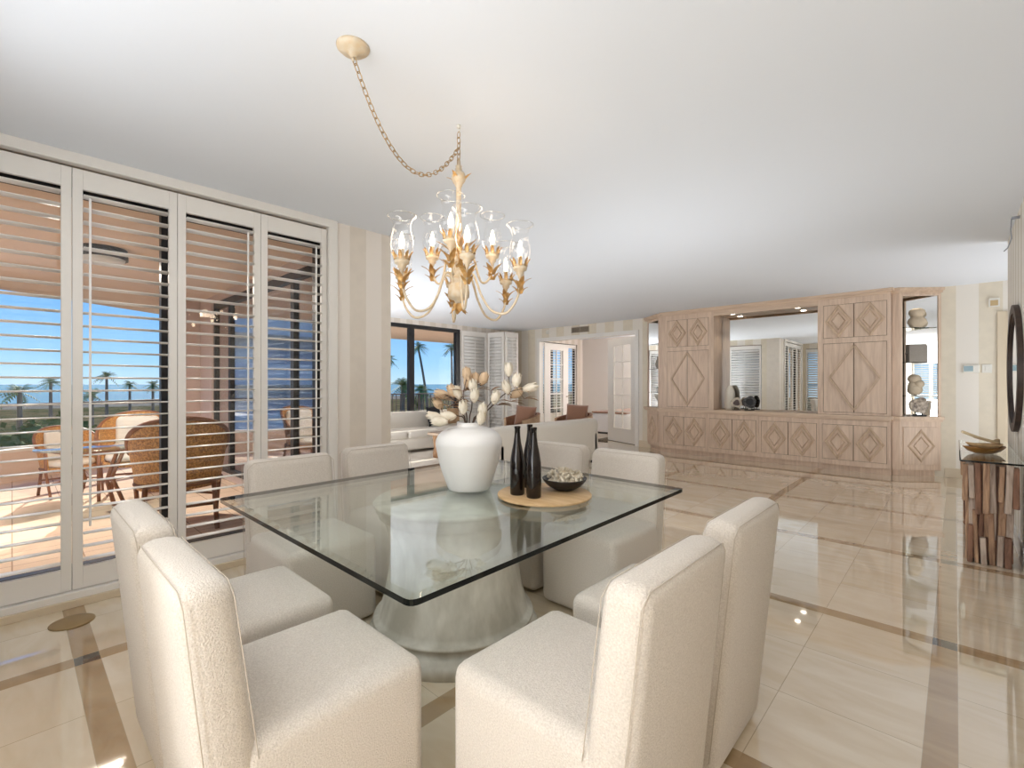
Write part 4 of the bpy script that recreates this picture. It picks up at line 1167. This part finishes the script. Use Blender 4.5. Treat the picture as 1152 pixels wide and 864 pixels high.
# ------------------------------------------------------------------ balcony
edge = [(-9.0, -4.5), (-9.67, -.1), (-11.05, 2.1), (-12.0, 4.2), (-12.0, 13)]
inner = [(-4.3, -4.5), (-4.3, 2.1), (-8.95, 2.1), (-8.95, 13)]
b = B(); prism(b, [(-4.30, -4.5), (-4.30, 2.1), (-8.95, 2.1), (-8.95, 13), (-12.15, 13), (-12.15, 4.15), (-11.18, 2.0), (-9.82, -.15), (-9.15, -4.5)][::1], -.25, -.02)
bmesh.ops.recalc_face_normals(b, faces=b.faces); props(struct('balcony_floor', b, M_tile_out))
b = B(); prism(b, [(-4.30, -4.5), (-4.30, 2.1), (-8.95, 2.1), (-8.95, 13), (-12.15, 13), (-12.15, 4.15), (-11.18, 2.0), (-9.82, -.15), (-9.15, -4.5)], 2.70, 3.05)
bmesh.ops.recalc_face_normals(b, faces=b.faces); struct('balcony_soffit', b, M_stucco)
def ribbon(pts, off0, off1, z0, z1, m):
    """wall of constant thickness following a polyline (offset to its left)"""
    b = B(); P = [Vector(p) for p in pts]; A, D = [], []
    for i, p in enumerate(P):
        a = P[max(0, i-1)]; c = P[min(len(P)-1, i+1)]; d = (c-a).normalized(); n_ = Vector((-d.y, d.x))
        A.append(p+n_*off0); D.append(p+n_*off1)
    prism(b, [tuple(q) for q in A]+[tuple(q) for q in D[::-1]], z0, z1); bmesh.ops.recalc_face_normals(b, faces=b.faces)
    return b
struct('balcony_parapet', ribbon(edge, .0, .14, -.02, .39, M_stucco), M_stucco)
struct('parapet_cap', ribbon(edge, -.02, .16, .39, .43, M_capw), M_capw)
t = thing('balcony_railing', 'dark bronze metal railing along the outer edge of the balcony', 'railing', (-9.67, -.1, .43)); loc = Vector(t.location)
b = B(); P = [Vector((x, y, 1.07)) for x, y in edge]
for p, q in zip(P, P[1:]):
    d = (q-p).normalized(); n_ = Vector((-d.y, d.x, 0))
    vs = [p+n_*.03, p+n_*.10, q+n_*.10, q+n_*.03]
    prism(b, [(v.x, v.y) for v in vs], 1.04, 1.075)
bmesh.ops.recalc_face_normals(b, faces=b.faces)
o = link('handrail', b, M_rail, t); o.location = -loc
for (p, q) in zip(edge, edge[1:]):
    p = Vector(p); q = Vector(q); L_ = (q-p).length; d = (q-p)/L_; n_ = Vector((-d.y, d.x)); m = max(1, int(L_/1.3))
    for k in range(m):
        c = p+d*(L_*k/m)+n_*.065
        b = B(); box(b, c.x-.018, c.x+.018, c.y-.018, c.y+.018, .43, 1.04); o = link('post', b, M_rail, t); o.location = -loc
for k in range(56):
    y = 4.3+k*.14
    b = B(); box(b, -12.075, -12.055, y, y+.018, .5, 1.04); o = link('baluster', b, M_rail, t); o.location = -loc
# ceiling light
t = thing('balcony_ceiling_light', 'black-ringed round light on the balcony ceiling, seen through the second shutter panel', 'ceiling light', (-6.15, .62, 2.70))
b = B(); lathe(b, [(0, 0), (.19, 0), (.19, -.02), (.18, -.025), (.18, -.055), (.195, -.06), (.195, -.10), (.175, -.10), (.175, -.08)], 36); link('housing', b, M_black, t, True, ang=40)
b = B(); lathe(b, [(.175, -.09), (.165, -.12), (.11, -.145), (0, -.155)], 36); link('diffuser', b, M_frost, t, True)
# exterior building pier seen at the end of the side wall
b = B(); box(b, -9.45, -8.97, 1.75, 2.45, -.02, 2.70); struct('wall_balcony_pier', b, M_mauve)
# wicker chairs
def wicker():
    t = thing('rattan_armchair', 'x', 'armchair')
    b = B(); n = 30; rows = []
    for k in range(n+1):
        a = -PI*1.12 + PI*1.24*k/n; s = math.sin(k/n*PI)
        z1 = .62+.36*max(0, s-.25)**.8; r0, r1 = .29, .31+.07*s
        rows.append([b.verts.new((r0*math.cos(a), r0*math.sin(a), .38)), b.verts.new((r1*math.cos(a), r1*math.sin(a), z1)), b.verts.new(((r1-.025)*math.cos(a), (r1-.025)*math.sin(a), z1)), b.verts.new(((r0-.025)*math.cos(a), (r0-.025)*math.sin(a), .38))])
    for A, D in zip(rows, rows[1:]):
        for q in range(4): b.faces.new((A[q], A[(q+1)%4], D[(q+1)%4], D[q])).smooth = False
    b.faces.new(rows[0][::-1]); b.faces.new(rows[-1]); bmesh.ops.recalc_face_normals(b, faces=b.faces)
    top = [r[1].co.copy() for r in rows]; bot = [r[0].co.copy() for r in rows]
    link('woven_back', b, M_wick, t)
    b = B(); tube(b, top, .018, 8); tube(b, bot, .016, 8); tube(b, [top[0], top[0]+Vector((.0, .03, -.3)), (-.27, .24, 0)], .016, 8); tube(b, [top[-1], top[-1]+Vector((0, .03, -.3)), (.27, .24, 0)], .016, 8)
    link('cane_frame', b, M_cane, t, True)
    for x, y in ((-.22, -.24), (.22, -.24)):
        b = B(); tube(b, [(x, y*.9, .4), (x*1.1, y*1.1, 0)], .018, 8); link('leg', b, M_cane, t, True)
    b = B(); tube(b, [(-.25, .2, .2), (0, .24, .25), (.25, .2, .2)], .012, 6); tube(b, [(-.24, -.22, .2), (.24, -.22, .2)], .012, 6); link('stretcher', b, M_cane, t, True)
    b = B(); lathe(b, [(0, .34), (.28, .34), (.29, .37), (.28, .39), (0, .39)], 28); link('seat', b, M_wick, t)
    b = B(); lathe(b, [(0, .39), (.24, .39), (.265, .42), (.25, .46), (0, .475)], 28); link('seat_cushion', b, M_cush, t, True)
    b = B(); vs = box(b, -.2, .2, -.07, .03, .46, .86, .05, 4)
    for v in vs:
        if v.is_valid: v.co.y += -.19 + .25*v.co.x**2*2 - .1*(v.co.z-.46)
    link('back_cushion', b, M_cush, t, True)
    return t
wc = wicker(); gw = 'rattan armchairs on the balcony'
ws = [((-5.50, 1.12), R(80), 'golden woven rattan armchair close to the third shutter panel', 1.18),
      ((-7.50, 1.06), R(-105), 'rattan armchair with a white cushion, seen through the second shutter panel', 1.12),
      ((-8.10, .50), R(-75), 'rattan armchair partly hidden behind the stiles between the first two shutter panels', .92)]
for i, (p, a, lab, s) in enumerate(ws):
    c = wc if i == 0 else dup(wc)
    c.location = (p[0], p[1], -.02); c.rotation_euler = (0, 0, a); c['label'] = lab; c['group'] = gw; c.scale = (s, s, s)
t = thing('patio_table', 'round glass patio table with cane legs between the rattan chairs', 'table', (-6.75, .62, -.02))
b = B(); lathe(b, [(0, .70), (.48, .70), (.485, .706), (.48, .712), (0, .712)], 40); link('tabletop', b, M_ptab, t, True)
b = B()
for k in range(4):
    a = k*PI/2+.5; tube(b, [(.32*math.cos(a), .32*math.sin(a), .70), (.16*math.cos(a), .16*math.sin(a), .35), (.30*math.cos(a), .30*math.sin(a), 0)], .02, 8)
tube(b, [(.34*math.cos(k*PI/12), .34*math.sin(k*PI/12), .685) for k in range(24)], .015, 6, closed=True)
link('cane_base', b, M_cane, t, True)

# ------------------------------------------------------------------ grounds, beach, sea, palms
GZ = -4.2
b = B(); box(b, -150, 30, -200, 300, GZ-.2, GZ); struct('ground', b, M_dune)
b = B(); box(b, -200, -150, -600, 900, GZ-.35, GZ-.15); struct('beach', b, M_sand)
b = B(); v = [b.verts.new(p) for p in ((-6000, -6000, GZ-.3), (-198, -6000, GZ-.3), (-198, 6000, GZ-.3), (-6000, 6000, GZ-.3))]; b.faces.new(v); props(struct('sea', b, M_sea))
def palm(loc, h, cr, label, lean=(0, 0), nf=26, seed=0):
    rr = random.Random(seed)
    t = thing('palm_tree', label, 'palm tree', loc, 0, 'palm trees on the dunes')
    b = B(); pts = [(lean[0]*(k/6)**1.6, lean[1]*(k/6)**1.6, h*k/6) for k in range(7)]
    tube(b, pts, [.19-.06*k/6 for k in range(7)], 8); link('trunk', b, M_trunk, t, True)
    topv = Vector(pts[-1]); b = B()
    for k in range(nf):
        a = rr.uniform(0, 2*PI); el = rr.uniform(-.5, 1.3); L = cr*rr.uniform(.8, 1.1)
        d = Vector((math.cos(a)*math.cos(el), math.sin(a)*math.cos(el), math.sin(el)))
        side = d.cross(Vector((0, 0, 1))).normalized()
        N = 9; prev = None
        for q in range(N+1):
            tq = q/N; c = topv + d*(L*tq) - Vector((0, 0, 1))*(L*.55*tq*tq)
            w = L*.22*math.sin(PI*min(1, tq*.9+.08))
            drop = Vector((0, 0, -w*.5))
            if q:
                for s in (-1, 1):
                    tip = pc + (c-pc)*.9 + side*(s*w*1.1) + drop
                    b.faces.new((b.verts.new(pc), b.verts.new(pc+(c-pc)*.65), b.verts.new(tip)))
            pc = c
    link('fronds', b, M_palm, t)
    return t
def gp(px, depth):  # layout: direction from the viewpoint at a distance
    l = (px-576)/530
    return (depth*(.7278*l-.6858), depth*(.6858*l+.7278), GZ-.05)
pl = [(22, 34, 5.0, 1.5, 'bushy palm nearest the left photo edge beyond the railing'), (57, 52, 5.8, 1.5, 'small palm seen at the right of the first shutter panel'),
      (103, 42, 4.6, 1.5, 'low palm just behind the second shutter panel stile'), (120, 58, 6.6, 1.5, 'tallest of the small palms in the second shutter panel'), (146, 66, 5.6, 1.4, 'thin palm in the middle of the second shutter panel'), (172, 60, 5.5, 1.5, 'palm at the right edge of the second shutter panel')]
for i, (px, d, h, cr, lab) in enumerate(pl): palm(gp(px, d), h, cr, lab, seed=i)
palm(gp(482, 62), 10.6, 1.6, 'tall thin leaning palm in the middle of the living room window', (-1.1, -.9), 30, 20)
palm(gp(509, 64), 10.6, 1.6, 'tall palm at the right edge of the living room window', (-.1, -.1), 30, 21)
palm(gp(438, 58), 8.6, 1.5, 'palm half hidden by the striped pier in the living room window', (0, 0), 26, 22)
palm(gp(453, 36), 5.5, 1.5, 'short bright palm behind the railing at the left of the living room window', (0, 0), 34, 23)
palm(gp(474, 48), 5.0, 1.6, 'short palm behind the railing at the foot of the leaning palm', (0, 0), 34, 24)
# shrubs
def shrub(loc, r, h, lab, seed):
    rr = random.Random(seed); b = B()
    for k in range(420):
        a = rr.uniform(0, 2*PI); e = math.asin(rr.uniform(0, 1)); q = rr.uniform(.72, 1.0)
        c = Vector((r*q*math.cos(a)*math.cos(e), r*q*math.sin(a)*math.cos(e), h*q*math.sin(e)))
        n_ = Vector((rr.uniform(-1, 1), rr.uniform(-1, 1), rr.uniform(-.3, 1))).normalized(); u = n_.orthogonal().normalized()*rr.uniform(.10, .2)*max(1, r/2); v = n_.cross(u)
        b.faces.new([b.verts.new(c+u), b.verts.new(c+v), b.verts.new(c-u), b.verts.new(c-v)])
    ell(b, Vector((0, 0, h*.4)), r*.8, r*.8, h*.5, None, 12, 8)
    return props(link('shrub', b, M_bush, None, False, loc), lab, 'shrub', 'shrubs beyond the balcony')
sh = [(5, 20, 1.2, 3.9), (38, 24, 1.3, 3.9), (70, 29, 1.5, 3.9), (100, 20, 1.2, 4.0), (132, 25, 1.4, 3.9), (160, 31, 1.6, 3.8), (188, 22, 1.3, 4.0), (444, 20, .8, 4.3), (466, 32, 1.0, 4.5), (487, 25, .8, 4.4), (512, 27, .9, 4.6)]
shl = ['green dune shrub at the left photo edge', 'olive dune shrub low in the first shutter panel', 'dune shrub at the right of the first shutter panel', 'wide shrub at the left of the second shutter panel', 'shrub behind the white cushioned rattan chair', 'shrub right of the white cushioned rattan chair', 'shrub at the right edge of the second shutter panel', 'shrub at the left edge of the living room window', 'shrub left of the window mullion base', 'shrub below the leaning palm', 'shrub at the right edge of the living room window']
for i, (px, d, r_, h_) in enumerate(sh): shrub(gp(px, d), r_, h_, shl[i], 50+i)
# neighbouring condominium (it shows as a reflection in the side glass)
t = thing('condo_building', 'pale balconied condominium tower reflected in the dark side windows', 'building', (-38, -15, GZ)); loc = Vector(t.location)
b = B(); box(b, -6, 6, -9, 9, 0, 26); link('walls', b, M_bldgD, t)
for k in range(8):
    b = B(); box(b, -7.4, 7.4, -10.4, 10.4, 2.4+k*3.1, 3.7+k*3.1); link('balcony_slab', b, M_bldg, t)

# ------------------------------------------------------------------ lights
world = bpy.data.worlds.new('World'); S.world = world; world.use_nodes = True
g = NT(world.node_tree); world.node_tree.nodes.clear()
wo = g.n('ShaderNodeOutputWorld'); bg = g.n('ShaderNodeBackground'); g.l(bg.outputs[0], wo.inputs[0])
tc = g.n('ShaderNodeTexCoord'); sp = g.n('ShaderNodeSeparateXYZ'); g.l(tc.outputs['Generated'], sp.inputs[0])
cr = g.n('ShaderNodeValToRGB'); g.l(sp.outputs[2], cr.inputs[0])
els = cr.color_ramp.elements
els[0].position = 0.0; els[0].color = (*lin(196, 226, 250), 1)
els[1].position = 1.0; els[1].color = (*lin(70, 130, 225), 1)
for pos, c in ((.04, lin(160, 209, 250)), (.15, lin(110, 175, 246)), (.35, lin(86, 152, 238))):
    e = els.new(pos); e.color = (*c, 1)
g.l(cr.outputs[0], bg.inputs[0]); bg.inputs[1].default_value = 1.15

def light(name, kind, loc, rot, energy, color=(1, 1, 1), size=None, **k):
    L = bpy.data.lights.new(name, kind); L.energy = energy; L.color = color
    if size:
        if isinstance(size, tuple): L.shape = 'RECTANGLE'; L.size, L.size_y = size
        else: L.size = size
    for a, v in k.items(): setattr(L, a, v)
    o = bpy.data.objects.new(name, L); C.objects.link(o); o.location = loc; o.rotation_euler = rot
    return o
sd = Vector((1, -.30, -.50)).normalized()   # direction the sunlight travels
light('sun', 'SUN', (0, 0, 10), sd.to_track_quat('-Z', 'Y').to_euler(), 7.0, (1, .93, .82), angle=R(.6))
# added area fills that brighten the rooms; then bedroom, bulb and cabinet lamps
WARM = (.91, .95, 1)
light('ceiling_fill', 'AREA', (-1.1, -.34, 1.02), (R(180), 0, 0), 28, WARM, (2.4, .45))  # added up-facing strip behind the camera, lifts the ceiling
light('front_fill', 'AREA', (-1.6, -.40, 2.30), (R(62), 0, 0), 17, (.94, .97, 1), (2.8, .7))  # added panel behind the camera, brightens chairs and vase from the front
light('living_fill', 'AREA', (-7.2, 3.25, .15), (R(180-20), 0, 0), 125, WARM, (2.2, 1.0))  # added up-facing panel, out of view behind the pier
light('dining_fill', 'AREA', (-2.05, 3.75, .3), (R(180-30), R(0), 0), 30, WARM, (1.1, .8))  # added panel tucked low behind the far dining chairs
light('hall_fill', 'AREA', (1.7, 8.0, .5), (R(180), R(-20), 0), 50, WARM, (1.6, 1.8))  # added panel in the unseen hall, brightens the far end
light('entry_fill', 'AREA', (-.4, -3.0, .4), (R(180-30), 0, 0), 60, WARM, (1.2, 1.6))  # added up-light on the entry side, behind the camera
light('balcony_fill', 'AREA', (-6.15, .62, 2.53), (0, 0, 0), 75, (1, .88, .76), .3)  # added fill below the balcony fixture, brightens floor and rattan chairs
light('entry_back_fill', 'AREA', (-.02, -4.3, 1.6), (R(84), 0, 0), 60, WARM, (.55, 2.0))  # added panel inside the entry, separate from the window's daylight
light('bedroom_lamp', 'POINT', (-5.0, 11.9, 1.9), (0, 0, 0), 110, (1, .95, .92), shadow_soft_size=.3)
for i, d in enumerate((0, 120, 240)):
    light('bulb_glow', 'POINT', (HX+.2*math.cos(R(d)), HY+.2*math.sin(R(d)), 2.16), (0, 0, 0), 1.2, (1, .8, .6), shadow_soft_size=.05)
for x in (-3.0, -1.95):
    light('niche_spot', 'SPOT', (x, 9.12, 2.63), (0, 0, 0), 8, (1, .9, .75), spot_size=R(80), spot_blend=.6, shadow_soft_size=.03)
light('shelf_spot', 'SPOT', (-.45, 9.2, 2.66), (0, 0, 0), 3, (1, .9, .75), spot_size=R(70), spot_blend=.6, shadow_soft_size=.02)

# ------------------------------------------------------------------ camera
cam = bpy.data.cameras.new('camera'); co = bpy.data.objects.new('camera', cam); C.objects.link(co)
cam.sensor_width = 36; cam.sensor_fit = 'HORIZONTAL'; cam.lens = 36*530/1152; cam.clip_start = .02; cam.clip_end = 9000
co.location = (0, 0, EYE); co.rotation_euler = (R(90), 0, R(43.3))
S.camera = co
S.view_settings.view_transform = 'Standard'; S.view_settings.look = 'None'; S.view_settings.gamma = 1; S.view_settings.exposure = .1
try: S.view_settings.use_curve_mapping = False
except Exception: pass
cy_ = S.cycles
cy_.use_denoising = True
try: cy_.denoiser = 'OPENIMAGEDENOISE'; cy_.denoising_input_passes = 'RGB_ALBEDO_NORMAL'
except Exception: pass
cy_.max_bounces = 10; cy_.diffuse_bounces = 5; cy_.glossy_bounces = 6; cy_.transparent_max_bounces = 32; cy_.transmission_bounces = 6
cy_.sample_clamp_indirect = 8; cy_.caustics_reflective = False; cy_.caustics_refractive = False
